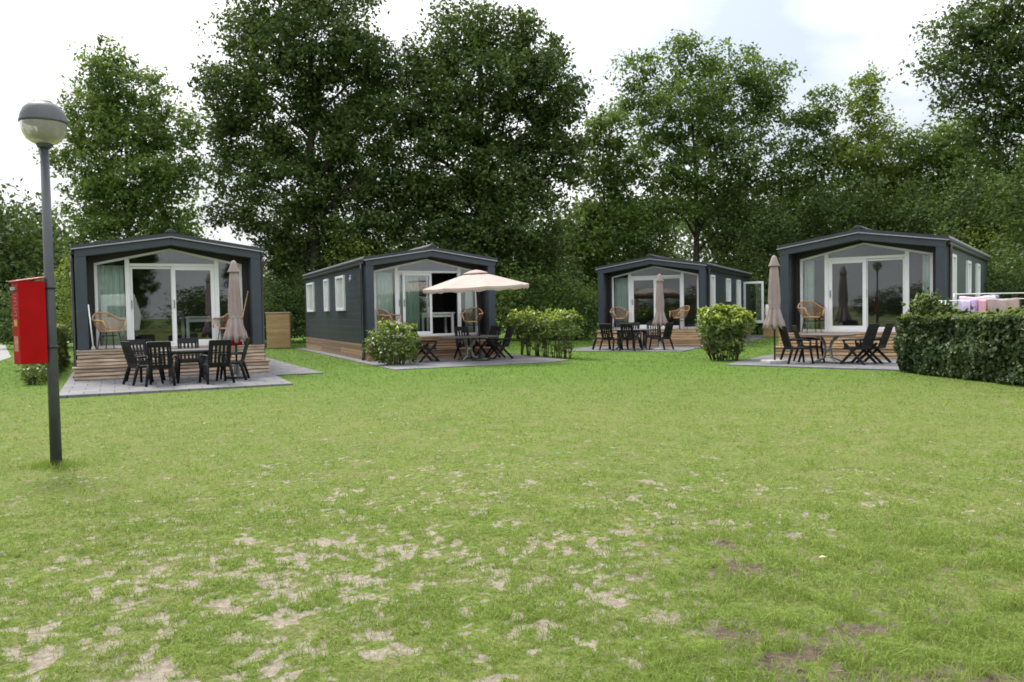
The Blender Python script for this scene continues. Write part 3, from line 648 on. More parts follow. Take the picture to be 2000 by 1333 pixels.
# ------------------------------------------------------------------ black garden chairs (two kinds), tables
def garden_chair(name, label, group, recliner=False):
    """backrest towards +y, sitter faces -y; real resin chair about 0.95 m high"""
    t = thing(name, label, "chair", group=group); bm = MT['blackplastic']
    seat = MB()
    for k in range(6): y0 = -.22 + k * .075; seat.box(-.23, .23, y0, y0 + .066, .385 - .004 * k, .41 - .004 * k)
    seat.box(-.25, -.225, -.23, .23, .36, .405); seat.box(.225, .25, -.23, .23, .36, .405)
    seat.build("seat", bm, t, .005)
    tilt = R(16 if not recliner else 20); Mb = Matrix.Translation((0, .21, .36)) @ Matrix.Rotation(-tilt, 4, 'X')
    bk = MB(); H = .60 if not recliner else .66
    bk.box(-.225, .225, -.014, .014, H - .13, H, Mb); bk.box(-.225, .225, -.012, .012, .0, .10, Mb); bk.box(-.225, .225, -.012, .012, .30, .335, Mb)
    bk.box(-.235, -.195, -.016, .016, .0, H - .02, Mb); bk.box(.195, .235, -.016, .016, .0, H - .02, Mb)
    for k in range(5): x0 = -.165 + k * .0825; bk.box(x0 - .024, x0 + .024, -.014, .014, .09, H - .12, Mb)
    bk.build("backrest", bm, t, .006)
    for s in (-1, 1):
        ar = MB(); ar.tube([(s * .26, -.24, .575), (s * .265, -.05, .60), (s * .25, .18, .595), (s * .235, .29, .58)], [.02, .026, .022, .018], 8)
        ar.build("armrest", bm, t)
        if recliner:
            MB().bar((s * .245, -.30, .0), (s * .245, .20, .50), .036, .06).build("leg", bm, t, .004)
            MB().bar((s * .272, .34, .0), (s * .272, -.16, .50), .036, .06).build("leg", bm, t, .004)
            MB().bar((s * .255, -.16, .36), (s * .262, -.2, .575), .026, .04).build("arm_post", bm, t, .004)
        else:
            MB().tube([(s * .26, -.24, .575), (s * .245, -.24, .39), (s * .275, -.30, 0)], [.024, .034, .026], 8).build("leg", bm, t)
            MB().tube([(s * .225, .20, .45), (s * .24, .22, .36), (s * .275, .33, 0)], [.022, .036, .027], 8).build("leg", bm, t)
    if recliner:
        MB().bar((-.25, -.28, .03), (.25, -.28, .03), .025, .025).build("crossbar", bm, t); 
    return t
chair_p = garden_chair("garden_chair", "x", "black slatted garden chairs at cabin tables")
recl_p = garden_chair("folding_chair", "x", "black folding garden chairs at cabin tables", True)
used = set()
def put_chair(proto, c, x, y, face, label):
    """face: direction the sitter looks, degrees in cabin axes (0 = cabin's right, 90 = to the cabin)"""
    o = proto if proto not in used else copy_tree(proto); used.add(proto)
    o.location = cw(c, x, y, .0155); o.rotation_euler = (0, 0, R(CAB[c][3] + face + 90)); o.scale = (.93, .93, .93); o["label"] = label
    return o
put_chair(chair_p, 0, -.40, -2.86, 80, "black garden chair with its slatted back to us, left front of near left table")
put_chair(chair_p, 0, .60, -2.92, 100, "black garden chair with its slatted back to us, right front of near left table")
put_chair(chair_p, 0, -.72, -2.25, 20, "black garden chair seen from the side, at left end of near left table")
put_chair(chair_p, 0, .98, -2.30, 165, "black garden chair edge on beside the near left closed parasol")
put_chair(chair_p, 0, -.66, -1.42, -62, "black garden chair against the plank step, back left of near left table")
put_chair(chair_p, 0, .22, -1.38, -90, "black garden chair facing us with its back to the near left sliding doors")
def table(c, x, y, rz, label, lx, ly, legs):
    t = thing("garden_table", label, "table", cw(c, x, y, .0155), R(CAB[c][3] + rz), "garden tables on the cabin patios"); s = .665
    pts = []
    for qx, qy, a0 in ((1, 1, 0), (-1, 1, 90), (-1, -1, 180), (1, -1, 270)):
        r_ = min(lx, ly) * (.7 if legs == 'steel' else .32)
        for k in range(7): a = R(a0 + k * 15); pts.append((qx * (lx - r_) + r_ * math.cos(a), qy * (ly - r_) + r_ * math.sin(a)))
    MB().slab(pts, s - .035, s).build("table_top", MT['tabletop'], t, .006)
    m_ = MT['steel'] if legs == 'steel' else MT['greyresin']
    if legs == 'steel':
        for k in range(4):
            a = R(45 + 90 * k); ca, sa = math.cos(a), math.sin(a)
            MB().tube([(ca * .30, sa * .24, s - .04), (ca * .13, sa * .11, s - .18), (ca * .07, sa * .06, .34), (ca * .12, sa * .10, .12), (ca * .36, sa * .30, .025)], .02, 8).build("leg", m_, t)
        MB().lathe([(.085, .28), (.095, .30), (.095, .33), (.085, .35)], 12).build("collar", m_, t)
    else:
        for sx in (-1, 1):
            lg = MB(); lg.tube([(sx * lx * .62, 0, s - .03), (sx * lx * .60, 0, .10)], [.05, .06], 10)
            lg.tube([(sx * lx * .6, -ly * .72, .02), (sx * lx * .6, -ly * .3, .07), (sx * lx * .6, 0, .12), (sx * lx * .6, ly * .3, .07), (sx * lx * .6, ly * .72, .02)], [.03, .035, .045, .035, .03], 8)
            lg.build("leg", m_, t)
        MB().bar((-lx * .6, 0, s - .07), (lx * .6, 0, s - .07), .05, .06).build("beam", m_, t)
    return t
table(0, .14, -2.15, 0, "grey rounded table ringed by six black chairs on the near left patio", .56, .45, 'resin')
# cabin 2
table(1, .45, -1.75, 0, "dark oval garden table standing under the open cream parasol", .80, .45, 'steel')
put_chair(recl_p, 1, -.72, -1.55, 8, "black folding chair with crossed legs beside the flowering round shrub")
put_chair(recl_p, 1, 1.42, -1.55, 182, "black folding chair at right end of the table under the open parasol")
put_chair(recl_p, 1, 1.25, -1.0, 200, "black folding chair behind the right end of the parasol table, near the plank step")
put_chair(recl_p, 1, .62, -1.05, -90, "black folding chair behind the parasol table with only its top showing")
# cabin 3
table(2, -.02, -2.45, 0, "garden table almost hidden by black chairs before the farthest cabin", .72, .42, 'resin')
put_chair(chair_p, 2, -1.0, -2.6, 20, "black garden chair seen from the side, leftmost before the farthest cabin")
put_chair(chair_p, 2, -.50, -3.15, 75, "black garden chair with its back to us, left front of the farthest table")
put_chair(chair_p, 2, .18, -3.2, 80, "black garden chair with its back to us, middle front of the farthest table")
put_chair(chair_p, 2, 1.05, -2.75, 160, "black garden chair seen from the side, right of the farthest table by the closed parasol")
put_chair(chair_p, 2, -.30, -1.65, -100, "black garden chair facing us behind the farthest table")
put_chair(chair_p, 2, .50, -1.6, -75, "black garden chair facing us beside the farthest closed parasol")
# cabin 4
table(3, -.22, -2.2, 0, "grey oval table on curved steel legs between black chairs near the hedge", .60, .45, 'steel')
put_chair(chair_p, 3, -.80, -2.68, 38, "black garden chair nearest us at left of the table near the hedge")
put_chair(chair_p, 3, -.70, -1.98, 28, "black garden chair behind another at left of the table near the hedge")
put_chair(recl_p, 3, .48, -2.45, 162, "black high-backed folding chair with crossed legs nearest the clipped hedge")
put_chair(recl_p, 3, .70, -1.95, 170, "black folding chair half hidden behind the chair nearest the clipped hedge")

# ------------------------------------------------------------------ wicker tub chairs
def wicker(label):
    t = thing("wicker_chair", label, "chair", group="wicker tub chairs on the cabin decks")
    import bmesh
    bm = bmesh.new(); nu, nv = 26, 9; g = []
    def rim(u): a = abs(u); return .66 + .17 * max(0, 1 - (a / 1.15) ** 2) if a < 1.15 else .66 - .02 * (a - 1.15)
    for i in range(nu + 1):
        u = -2.25 + 4.5 * i / nu; row = []
        for k in range(nv + 1):
            v_ = k / nv; z = .40 + (rim(u) - .40) * v_; r_ = .20 + .12 * math.sin(v_ * 1.5)
            row.append(bm.verts.new((math.sin(u) * r_ * 1.05, math.cos(u) * r_ * (1 + .12 * v_), z)))
        g.append(row)
    for i in range(nu):
        for k in range(nv):
            q = [g[i][k], g[i + 1][k], g[i + 1][k + 1], g[i][k + 1]]
            if (i + k) % 2: bm.faces.new((q[0], q[1], q[2])); bm.faces.new((q[0], q[2], q[3]))
            else: bm.faces.new((q[0], q[1], q[3])); bm.faces.new((q[1], q[2], q[3]))
    bmesh.ops.wireframe(bm, faces=bm.faces[:], thickness=.013, use_replace=True, use_even_offset=False, use_boundary=True)
    me = bpy.data.meshes.new("backrest"); bm.to_mesh(me); bm.free(); me.materials.append(MT['wicker']); o = bpy.data.objects.new("backrest", me); C.objects.link(o); o.parent = t
    rm = []
    for i in range(nu + 1):
        u = -2.25 + 4.5 * i / nu; r_ = .20 + .12 * math.sin(1.5); rm.append((math.sin(u) * r_ * 1.05, math.cos(u) * r_ * 1.12, rim(u)))
    f0 = (rm[0][0] * .7, rm[0][1] - .06, .43); f1 = (rm[-1][0] * .7, rm[-1][1] - .06, .43)
    MB().tube([f0] + rm + [f1], .02, 8).build("rim", MT['wicker'], t)
    MB().lathe([(.0, .385), (.2, .385), (.235, .405), (.2, .425), (.0, .43)], 20).build("seat", MT['wicker'], t)
    for sx in (-1, 1):
        for sy in (-1, 1): MB().tube([(sx * .14, sy * .13, .39), (sx * .19, sy * .19, 0)], .011, 6).build("leg", MT['blackmetal'], t)
    MB().tube([(.16 * math.cos(a_), .16 * math.sin(a_), .30) for a_ in [k * math.pi / 8 for k in range(16)]], .008, 5, closed=True).build("leg_ring", MT['blackmetal'], t)
    return t
wk = wicker("x"); first = True
for c, x, y, fc, lb in ((0, -1.33, .22, -62, "wicker tub chair on the near left deck in front of the curtain"), (0, 1.22, .25, -140, "wicker tub chair half hidden behind the near left closed parasol"),
                        (1, -1.28, .22, -50, "wicker tub chair on the deck behind the round flowering shrub"), (1, 1.28, .22, -120, "wicker tub chair on the deck under the open parasol's right side"),
                        (2, -1.22, .20, -60, "wicker tub chair at left on the farthest cabin's deck"), (2, 1.00, .20, -125, "wicker tub chair right of the closed parasol on the farthest deck"),
                        (3, -1.22, .22, -55, "wicker tub chair on the deck behind the table near the hedge")):
    o = wk if first else copy_tree(wk); first = False
    o.location = cw(c, x, y, .645 + CAB[c][2]); o.rotation_euler = (0, 0, R(CAB[c][3] + fc + 90)); o["label"] = lb

# ------------------------------------------------------------------ parasols
def closed_parasol(label, base):
    t = thing("closed_parasol", label, "parasol", group="closed taupe parasols")
    MB().tube([(0, 0, .06), (0, 0, 2.44)], .022, 10).build("pole", MT['blackmetal'], t)
    prof = [(.04, 2.36), (.085, 2.26), (.10, 2.10), (.125, 1.75), (.138, 1.45), (.125, 1.34), (.118, 1.30), (.135, 1.24), (.18, 1.08), (.235, .94), (.275, .83)]
    dep = [.0, .10, .20, .26, .26, .16, .10, .22, .32, .40, .44]
    def mod(t_, i): return 1 - dep[i] * (.5 + .5 * math.cos(t_ * 8 + .35 * math.sin(i * .9))) - .06 * dep[i] * math.sin(3 * t_ + 1.3)
    cv = MB().lathe(prof, 64, mod); o = cv.build("canopy", MT['taupe'], t)
    for i, p in enumerate(o.data.vertices):
        if i // 64 == 10: p.co.z += .05 * math.cos((i % 64) / 64 * 2 * math.pi * 8) + .03 * math.sin((i % 64) / 64 * 2 * math.pi)
    s = o.modifiers.new("thick", 'SOLIDIFY'); s.thickness = .006
    tie = MB().lathe([(.122, 1.285), (.126, 1.295), (.126, 1.325), (.122, 1.335)], 32).build("tie_strap", MT['taupe'], o)
    vc = MB().lathe([(.005, 2.52), (.035, 2.505), (.06, 2.46), (.085, 2.37), (.125, 2.285), (.128, 2.27)], 48, lambda t_, i: 1 - (.0, .05, .1, .14, .2, .22)[i] * (.5 + .5 * math.cos(8 * t_)))
    v_ = vc.build("vent_cap", MT['taupe'], t); v_.modifiers.new("thick", 'SOLIDIFY').thickness = .005
    if base == 'slab':
        MB().box(-.24, .24, -.24, .24, 0, .075).build("base", MT['concrete'], t, .012)
    else:
        MB().lathe([(0, 0), (.24, 0), (.25, .03), (.20, .06), (.06, .085), (.05, .30), (.0, .30)], 24).build("base", MT['concrete' if base == 'white' else 'blackmetal'], t)
    return t
for c, x, y, bs, lb in ((0, 1.12, -1.90, 'black', "closed taupe parasol on black pole by the near left chairs"), (2, 1.05, -2.85, 'white', "closed taupe parasol before the farthest cabin's middle post"), (3, -1.28, -2.78, 'slab', "closed taupe parasol on concrete slab left of the hedge side cabin")):
    o = closed_parasol(lb, bs); o.location = cw(c, x, y, .016); o.rotation_euler = (0, 0, R(c * 33))
    if c == 2: o.scale = (1, 1, .97)
def open_parasol():
    t = thing("open_parasol", "open cream parasol with valance spread over the dark oval table", "parasol", cw(1, .66, -2.1, .016), R(22))
    t.rotation_euler = (R(1.5), R(-2.5), R(12))
    R0, zr, zt = 1.46, 2.02, 2.50; n_ = 8; seg = 6; vs = []; fs = []
    rings = [(.28, 2.36), (.58, 2.275), (.90, 2.18), (1.2, 2.09), (R0, zr)]
    m_ = n_ * seg
    for ri, (r_, z) in enumerate(rings + [(R0 + .005, zr - .05), (R0 - .005, zr - .105)]):
        for j in range(m_):
            k, f = divmod(j, seg); a0 = 2 * math.pi * k / n_; a1 = 2 * math.pi * (k + 1) / n_; f /= seg
            p = Vector((math.cos(a0), math.sin(a0), 0)).lerp(Vector((math.cos(a1), math.sin(a1), 0)), f)
            sag = .055 * 4 * f * (1 - f) * (r_ / R0) if ri < 5 else .055 * 4 * f * (1 - f)
            rr_ = r_ * (1 - .02 * 4 * f * (1 - f)); zz = z - sag * .35
            if ri == 6: zz += .02 * math.sin(j * 2.1)
            vs.append((p.x * rr_, p.y * rr_, zz))
    for i in range(6):
        for j in range(m_): fs.append((i * m_ + j, i * m_ + (j + 1) % m_, (i + 1) * m_ + (j + 1) % m_, (i + 1) * m_ + j))
    o = MB().add(vs, fs).build("canopy", MT['cream'], t); o.modifiers.new("thick", 'SOLIDIFY').thickness = .004
    vt = MB().lathe([(.01, 2.47), (.15, 2.445), (.31, 2.39), (.32, 2.37)], 32, lambda t_, i: 1 + .05 * math.cos(8 * t_)); vt.build("vent_cap", MT['cream'], t).modifiers.new("thick", 'SOLIDIFY').thickness = .004
    MB().tube([(0, 0, .05), (0, 0, 2.46)], .021, 10).build("pole", MT['blackmetal'], t)
    for k in range(8):
        a = 2 * math.pi * k / 8; MB().tube([(.03 * math.cos(a), .03 * math.sin(a), 2.38), (.98 * R0 * math.cos(a), .98 * R0 * math.sin(a), zr - .015)], .009, 5).build("rib", MT['steel'], t)
    MB().lathe([(0, 0), (.25, 0), (.25, .05), (.06, .08), (.04, .3), (0, .3)], 20).build("base", MT['blackmetal'], t)
open_parasol()

# ------------------------------------------------------------------ lamp post and the red box strapped to it
lx, ly = gnd(110, 905)[:2]
t = thing("street_lamp", "grey park lamp post with round dome head standing on the lawn at left", "lamp post", (lx, ly, 0))
ps = MB(); ps.tube([(0, 0, -.05), (0, 0, 1.3), (0, 0, 2.93)], [.051, .045, .037], 20); ps.tube([(0, 0, 2.93), (0, 0, 2.97)], [.055, .075], 20)
ps.build("post", MT['postgrey'], t)
MB().lathe([(.196, 3.155), (.203, 3.160), (.203, 3.172), (.199, 3.185), (.189, 3.23), (.165, 3.285), (.125, 3.325), (.085, 3.345), (.08, 3.355), (.04, 3.362), (.0, 3.363)], 40).build("dome", MT['postgrey'], t)
gm, n, l, b = newmat("frosted_bowl"); b.inputs['Base Color'].default_value = (.62, .60, .50, 1); b.inputs['Roughness'].default_value = .25; b.inputs['Transmission Weight'].default_value = .55; b.inputs['IOR'].default_value = 1.12
z_ = n.new("ShaderNodeTexNoise"); z_.inputs['Scale'].default_value = 9; r_ = n.new("ShaderNodeValToRGB"); r_.color_ramp.elements[0].color = (.44, .43, .36, 1); r_.color_ramp.elements[1].color = (.62, .61, .56, 1); l.new(z_.outputs['Fac'], r_.inputs['Fac']); l.new(r_.outputs['Color'], b.inputs['Base Color'])
MB().lathe([(.194, 3.154), (.192, 3.12), (.176, 3.06), (.147, 3.01), (.10, 2.975), (.06, 2.962)], 40).build("bowl", gm, t)
lf = MB(); lf.lathe([(.0, 3.0), (.03, 3.0), (.035, 3.13), (0, 3.14)], 12)
for k in range(5): a = k * 1.256; lf.bar((.05 * math.cos(a), .05 * math.sin(a), 3.03), (.12 * math.cos(a), .12 * math.sin(a), 3.14), .03, .006)
lf.build("reflector", MT['steel'], t)
# red box
bx = thing("red_box", "red metal dispenser box with sloping lid strapped to the grey lamp post", "box", (lx, ly, 0), R(51))
bx.location = (lx, ly, 0)
# local axes: -y is the broad red side, -x the narrow lettered front
MB().box(-.285, -.055, -.045, .115, .945, 1.70).build("body", MT['red'], bx, .006)
MB().add([(-.305, -.053, 1.69), (-.055, -.053, 1.73), (-.055, .123, 1.73), (-.305, .123, 1.69), (-.305, -.053, 1.702), (-.055, -.053, 1.742), (-.055, .123, 1.742), (-.305, .123, 1.702)],
         [(0, 3, 2, 1), (4, 5, 6, 7), (0, 1, 5, 4), (1, 2, 6, 5), (2, 3, 7, 6), (3, 0, 4, 7)]).build("lid", MT['redlid'], bx, .003)
lt = MB()
for k in range(7):
    z0 = 1.575 - k * .032; lt.box(-.2872, -.2852, .0, .07, z0, z0 + .006)
    lt.box(-.2872, -.2852, (.0, .064, .03)[k % 3], (.006, .07, .036)[k % 3], z0, z0 + .022)
lt.build("lettering", pm("faded_lettering", (.30, .12, .13), (.40, .2, .2), 20, .6), bx)
MB().box(-.2888, -.2855, 0.0, .07, 1.29, 1.35).build("sticker", pm("yellow_sticker", (.34, .18, .03), (.42, .25, .05), 20, .5), bx)
MB().box(-.2888, -.2855, -.01, .08, 1.06, 1.20).build("sticker", pm("pale_sticker", (.30, .10, .06), (.40, .2, .13), 30, .5), bx)
MB().bar((-.305, .04, 1.63), (-.285, .04, 1.63), .1, .03).build("latch", MT['steel'], bx)
for z0 in (1.63, 1.08):
    MB().lathe([(.048, z0), (.055, z0), (.055, z0 + .022), (.048, z0 + .022)], 24).build("strap", MT['pipe'], bx)

# ------------------------------------------------------------------ small things by the cabins
def slat_box(name, label, p, rz, w_, d_, h_):
    t = thing(name, label, "storage box", p, rz, "slatted wooden storage boxes")
    b_ = MB(); k = 11
    for i in range(k):
        z0 = .03 + i * (h_ - .08) / k; z1 = z0 + (h_ - .08) / k - .008
        b_.box(-w_ / 2, w_ / 2, -d_ / 2, -d_ / 2 + .02, z0, z1); b_.box(-w_ / 2, w_ / 2, d_ / 2 - .02, d_ / 2, z0, z1)
        b_.box(-w_ / 2, -w_ / 2 + .02, -d_ / 2 + .021, d_ / 2 - .021, z0, z1); b_.box(w_ / 2 - .02, w_ / 2, -d_ / 2 + .021, d_ / 2 - .021, z0, z1)
    b_.box(-w_ / 2 + .021, w_ / 2 - .021, -d_ / 2 + .021, d_ / 2 - .021, 0, h_ - .05)
    b_.build("slats", MT['planks_yellow'], t)
    MB().box(-w_ / 2 - .04, w_ / 2 + .04, -d_ / 2 - .04, d_ / 2 + .04, h_ - .045, h_ + .01).build("lid", MT['planks_grey'], t, .01)
    return t
slat_box("storage_box", "yellow slatted wooden storage box in the gap between the two left cabins", (-9.62, 34.1, 0), R(12), .92, .7, 1.47)
slat_box("storage_box", "yellow slatted wooden storage box behind the closed parasol on concrete slab", (11.55, 36.5, 0), R(-28), .75, .6, 1.35)
cl_ = MB(); vs = []; fs = []
for i in range(9):
    for k in range(7): vs.append((-.12 + i * .03, .012 * math.sin(i * 1.4 + k) - (.0 if k < 2 else .03), -.1 * max(0, k - 1) + .02 * (k == 0)))
for i in range(8):
    for k in range(6): a = i * 7 + k; fs.append((a, a + 7, a + 8, a + 1))
o = cl_.add(vs, fs, True).build("cloth", MT['white']); o.location = (11.18, 35.98, 1.42); o.rotation_euler = (0, 0, R(-28)); tag(o, "white cloth draped over the rear wooden storage box", "cloth"); o.modifiers.new("thick", 'SOLIDIFY').thickness = .01
# mop pole leaning on the near left cabin
p0 = cw(0, -1.66, -.02, .65); p1 = cw(0, -1.73, .0, 1.66)
t = thing("mop", "white mop pole leaning against the near left cabin's left column", "mop", p0)
MB().tube([(0, 0, .02), p1 - p0], [.016, .013], 8).build("pole", MT['white'], t); MB().lathe([(.0, 0), (.05, 0), (.04, .06), (.018, .1)], 10).build("mop_head", MT['concrete'], t)
p0 = cw(0, 1.40, .15, .655); p1 = cw(0, 1.70, .24, 1.95)
t = thing("broom", "thin wooden broom leaning behind the near left closed parasol", "broom", p0)
MB().tube([(0, 0, .08), p1 - p0], [.014, .012], 8).build("stick", MT['wicker'], t); MB().box(-.12, .12, -.03, .03, 0, .09).build("brush", MT['red'], t, .01)
t = thing("bucket", "red bucket standing on the near left cabin's deck beside the parasol", "bucket", cw(0, 1.32, -.0, .655))
bk = MB(); bk.lathe([(.0, .0), (.11, 0), (.14, .20), (.148, .205), (.13, .195), (.10, .02), (0, .02)], 20); bk.build("body", MT['red'], t)
MB().tube([(.14 * math.cos(a), .02, .19 + .10 * math.sin(a)) for a in [math.pi * k / 8 for k in range(9)]], .006, 5).build("handle", MT['white'], t)
pot = MB().lathe([(0, 0), (.13, 0), (.19, .10), (.20, .22), (.16, .33), (.17, .35), (.14, .35), (.12, .25), (0, .24)], 20).build("round_pot", pm("dark_red_glaze", (.10, .035, .025), (.18, .07, .05), 6, .35)); pot.location = cw(2, 2.12, -.75, .016)
tag(pot, "dark red-brown round pot beside the farthest cabin's plank step", "pot")
lfp = gnd(1607, 1096); lfv = MB().add([(-.022, 0, 0), (0, -.013, .005), (.024, 0, .002), (0, .013, .006)], [(0, 1, 2, 3)]).build("fallen_leaf", pm("yellow_leaf", (.50, .44, .2), (.6, .54, .3), 30, .6)); lfv.location = (lfp.x, lfp.y, .02)
lfv.modifiers.new("thick", 'SOLIDIFY').thickness = .002; tag(lfv, "single pale yellow fallen leaf on the lawn at lower right", "leaf")

rg = np.random.default_rng(21); k = 260
ly_ = rg.uniform(3.2, 17, k); lx_ = rg.uniform(-.6, .62, k) * ly_; near_h = rg.random(k) < .45
lx_ = np.where(near_h, 7.3 + rg.normal(size=k) * .9, lx_); ly_ = np.where(near_h, rg.uniform(9, 16, k), ly_)
okl = np.ones(k, bool)
for p in PATIO_W: okl &= ~inpoly(lx_, ly_, p)
def litter_quads(c, rg):
    a = rg.uniform(0, 6.28, len(c)); sz = np.minimum(rg.uniform(.012, .028, len(c)), .0022 * c[:, 1]); d = np.stack([np.cos(a), np.sin(a), rg.uniform(-.3, .3, len(c))], 1) * sz[:, None]; e = np.stack([-np.sin(a), np.cos(a), rg.uniform(-.3, .3, len(c))], 1) * sz[:, None] * .55
    return np.stack([c - d, c - e + [0, 0, .003], c + d, c + e + [0, 0, .003]], 1).reshape(-1, 3)
lz_ = lawn_z(lx_, ly_) + rg.uniform(.012, .03, k)
tag(npmesh("leaf_litter", litter_quads(np.stack([lx_, ly_, lz_], 1)[okl], rg), 4, pm("dry_leaves", (.12, .075, .035), (.34, .27, .14), 1.7, .8, island=.5)), "tiny dry leaves scattered over the lawn", kind='stuff')
# ------------------------------------------------------------------ laundry rack behind the hedge
rx, ry = 9.62, 17.5
t = thing("laundry_rack", "white folding laundry rack hung with washing behind the clipped hedge", "laundry rack", (rx, ry, 0), R(-6))
t.scale = (1, 1, 1.05); wm = MT['white']
rk = MB()
for y0 in (-.55, -.3, .3, .55): rk.tube([(-.62, y0, 1.33), (1.9, y0, 1.36)], .008, 6)
for x0 in (-.62, 1.9): rk.tube([(x0, -.6, 1.33), (x0, .6, 1.35)], .011, 6)
rk.build("rails", wm, t)
MB().tube([(.0, .6, 1.47), (1.9, .6, 1.47)], .012, 6).build("top_bar", wm, t); MB().tube([(.0, .6, 1.47), (.0, .58, 1.34)], .012, 6).build("hook", wm, t)
for x0 in (-.45, 1.7):
    for s in (-1, 1): MB().tube([(x0, s * .5, 0), (x0, -s * .12, 1.34)], .012, 6).build("leg", wm, t)
def towel(name, label, x0, x1, y0, zt, drop, mat, seed):
    rr = random.Random(seed); vs = []; fs = []; nx_ = 18; prof = [(-.045, -drop), (-.03, -drop * .5), (-.016, -.02), (0, .012), (.016, -.02), (.03, -drop * .45), (.04, -drop * .9)]
    for i in range(nx_ + 1):
        x = x0 + (x1 - x0) * i / nx_; wv = .032 * math.sin(x * 27 + seed) + .016 * math.sin(x * 53 + 2 * seed)
        for a, b_ in prof: vs.append((x + .01 * math.sin(b_ * 9 + seed), y0 + a + wv * min(1, -b_ * 3), zt + b_ + .012 * math.sin(x * 12 + seed)))
    for i in range(nx_):
        for k in range(6): a = i * 7 + k; fs.append((a, a + 7, a + 8, a + 1))
    o = MB().add(vs, fs, True).build(name, mat); o.location = (rx, ry, 0); o.rotation_euler = (0, 0, R(-6)); o.scale = (1, 1, 1.05); o.modifiers.new("thick", 'SOLIDIFY').thickness = .006
    return tag(o, label, "laundry", "washing on the laundry rack")
cm = lambda n_, a, b_: pm(n_, a, b_, 9, .95, .3, 80)
towel("towel", "lilac cloth with white folds, leftmost on the laundry rack", -.40, -.16, -.56, 1.335, .46, cm("lilac_cloth", (.45, .33, .62), (.68, .58, .78)), 1)
towel("towel", "purple cloth hanging beside the lilac one on the laundry rack", -.155, -.02, -.56, 1.335, .40, cm("purple_cloth", (.36, .18, .46), (.62, .45, .68)), 2)
towel("towel", "rose pink cloth hanging between purple and taupe washing", -.01, .16, -.56, 1.337, .50, cm("rose_cloth", (.58, .30, .36), (.66, .38, .43)), 3)
towel("towel", "pale pink cloth lying along the second rail of the laundry rack", -.25, .46, -.30, 1.395, .22, cm("pink_cloth", (.70, .46, .56), (.78, .56, .64)), 4)
towel("towel", "wide taupe towel in the middle of the laundry rack", .17, .80, -.56, 1.342, .55, cm("taupe_towel", (.34, .26, .25), (.40, .31, .30)), 5)
towel("towel", "blue patterned cloth at the back of the laundry rack", .45, .80, .30, 1.42, .25, cm("blue_cloth", (.10, .16, .22), (.50, .60, .66)), 6)
towel("towel", "wide taupe towel at the picture's right edge", .92, 1.85, -.56, 1.35, .55, cm("taupe_towel_wide", (.36, .28, .26), (.42, .33, .31)), 7)
towel("towel", "narrow dark brown cloth between the two taupe towels", .81, .90, -.40, 1.36, .34, cm("brown_cloth", (.05, .03, .03), (.10, .06, .05)), 8)

# ------------------------------------------------------------------ foliage
def leaf_quads(cen, nrm, size, rg, wr=.58):
    k = len(cen); nrm = nrm / (np.linalg.norm(nrm, axis=1, keepdims=True) + 1e-9)
    t_ = rg.normal(size=(k, 3)); t_ -= nrm * (t_ * nrm).sum(1, keepdims=True); t_ /= np.linalg.norm(t_, axis=1, keepdims=True) + 1e-9
    s_ = np.cross(nrm, t_); sz = (size * rg.uniform(.5, 1.5, k))[:, None]
    fold = nrm * sz * .12
    return np.stack([cen - t_ * sz * .5, cen - s_ * sz * wr * .5 + fold, cen + t_ * sz * .5, cen + s_ * sz * wr * .5 + fold], 1).reshape(-1, 3)
def crown_pts(lobes, density, clump_r, per, rg, shell=.5, jitter=1.0, spray=False):
    """lobes: (cx,cy,cz,rx,ry,rz). Leaves gather in clumps near each lobe's outside."""
    cs, ns, lob = [], [], []
    for (cx, cy, cz, ax, ay, az) in lobes:
        area = math.pi * ax * az; nl = max(30, int(area * density)); nc = max(3, nl // per)
        d = rg.normal(size=(nc, 3)); d /= np.linalg.norm(d, axis=1, keepdims=True)
        r_ = shell + (1 - shell) * rg.random(nc) ** .7; r_ *= rg.uniform(.82, 1.12, nc)
        cc = np.array([cx, cy, cz]) + d * r_[:, None] * np.array([ax, ay, az])
        q = np.repeat(np.arange(nc), per)
        off = np.clip(rg.normal(size=(len(q), 3)), -1.9, 1.9) * clump_r * (.55 + .9 * rg.random(nc))[q][:, None] * np.array([1, 1, .62])
        P_ = cc[q] + off * jitter
        nn = d[q] * .35 + np.array([0, 0, .55]) + rg.normal(size=P_.shape) * .75
        cs.append(P_); ns.append(nn); lob.append(cc)
        if spray:
            ks = max(3, int(nc * .22)); d = rg.normal(size=(ks, 3)) + np.array([0, 0, .35]); d /= np.linalg.norm(d, axis=1, keepdims=True)
            ps = per // 2; t_ = np.tile(np.linspace(.85, 1.0, ps), ks); reach = np.repeat(rg.uniform(1.08, 1.42, ks), ps); dq = np.repeat(d, ps, 0)
            rr = .85 + (t_ - .85) / .15 * (reach - .85)
            P_ = np.array([cx, cy, cz]) + dq * rr[:, None] * np.array([ax, ay, az]) + np.clip(rg.normal(size=dq.shape), -1.8, 1.8) * clump_r * .42
            cs.append(P_); ns.append(np.array([0, 0, .5]) + rg.normal(size=P_.shape) * .8)
    return np.concatenate(cs), np.concatenate(ns), lob
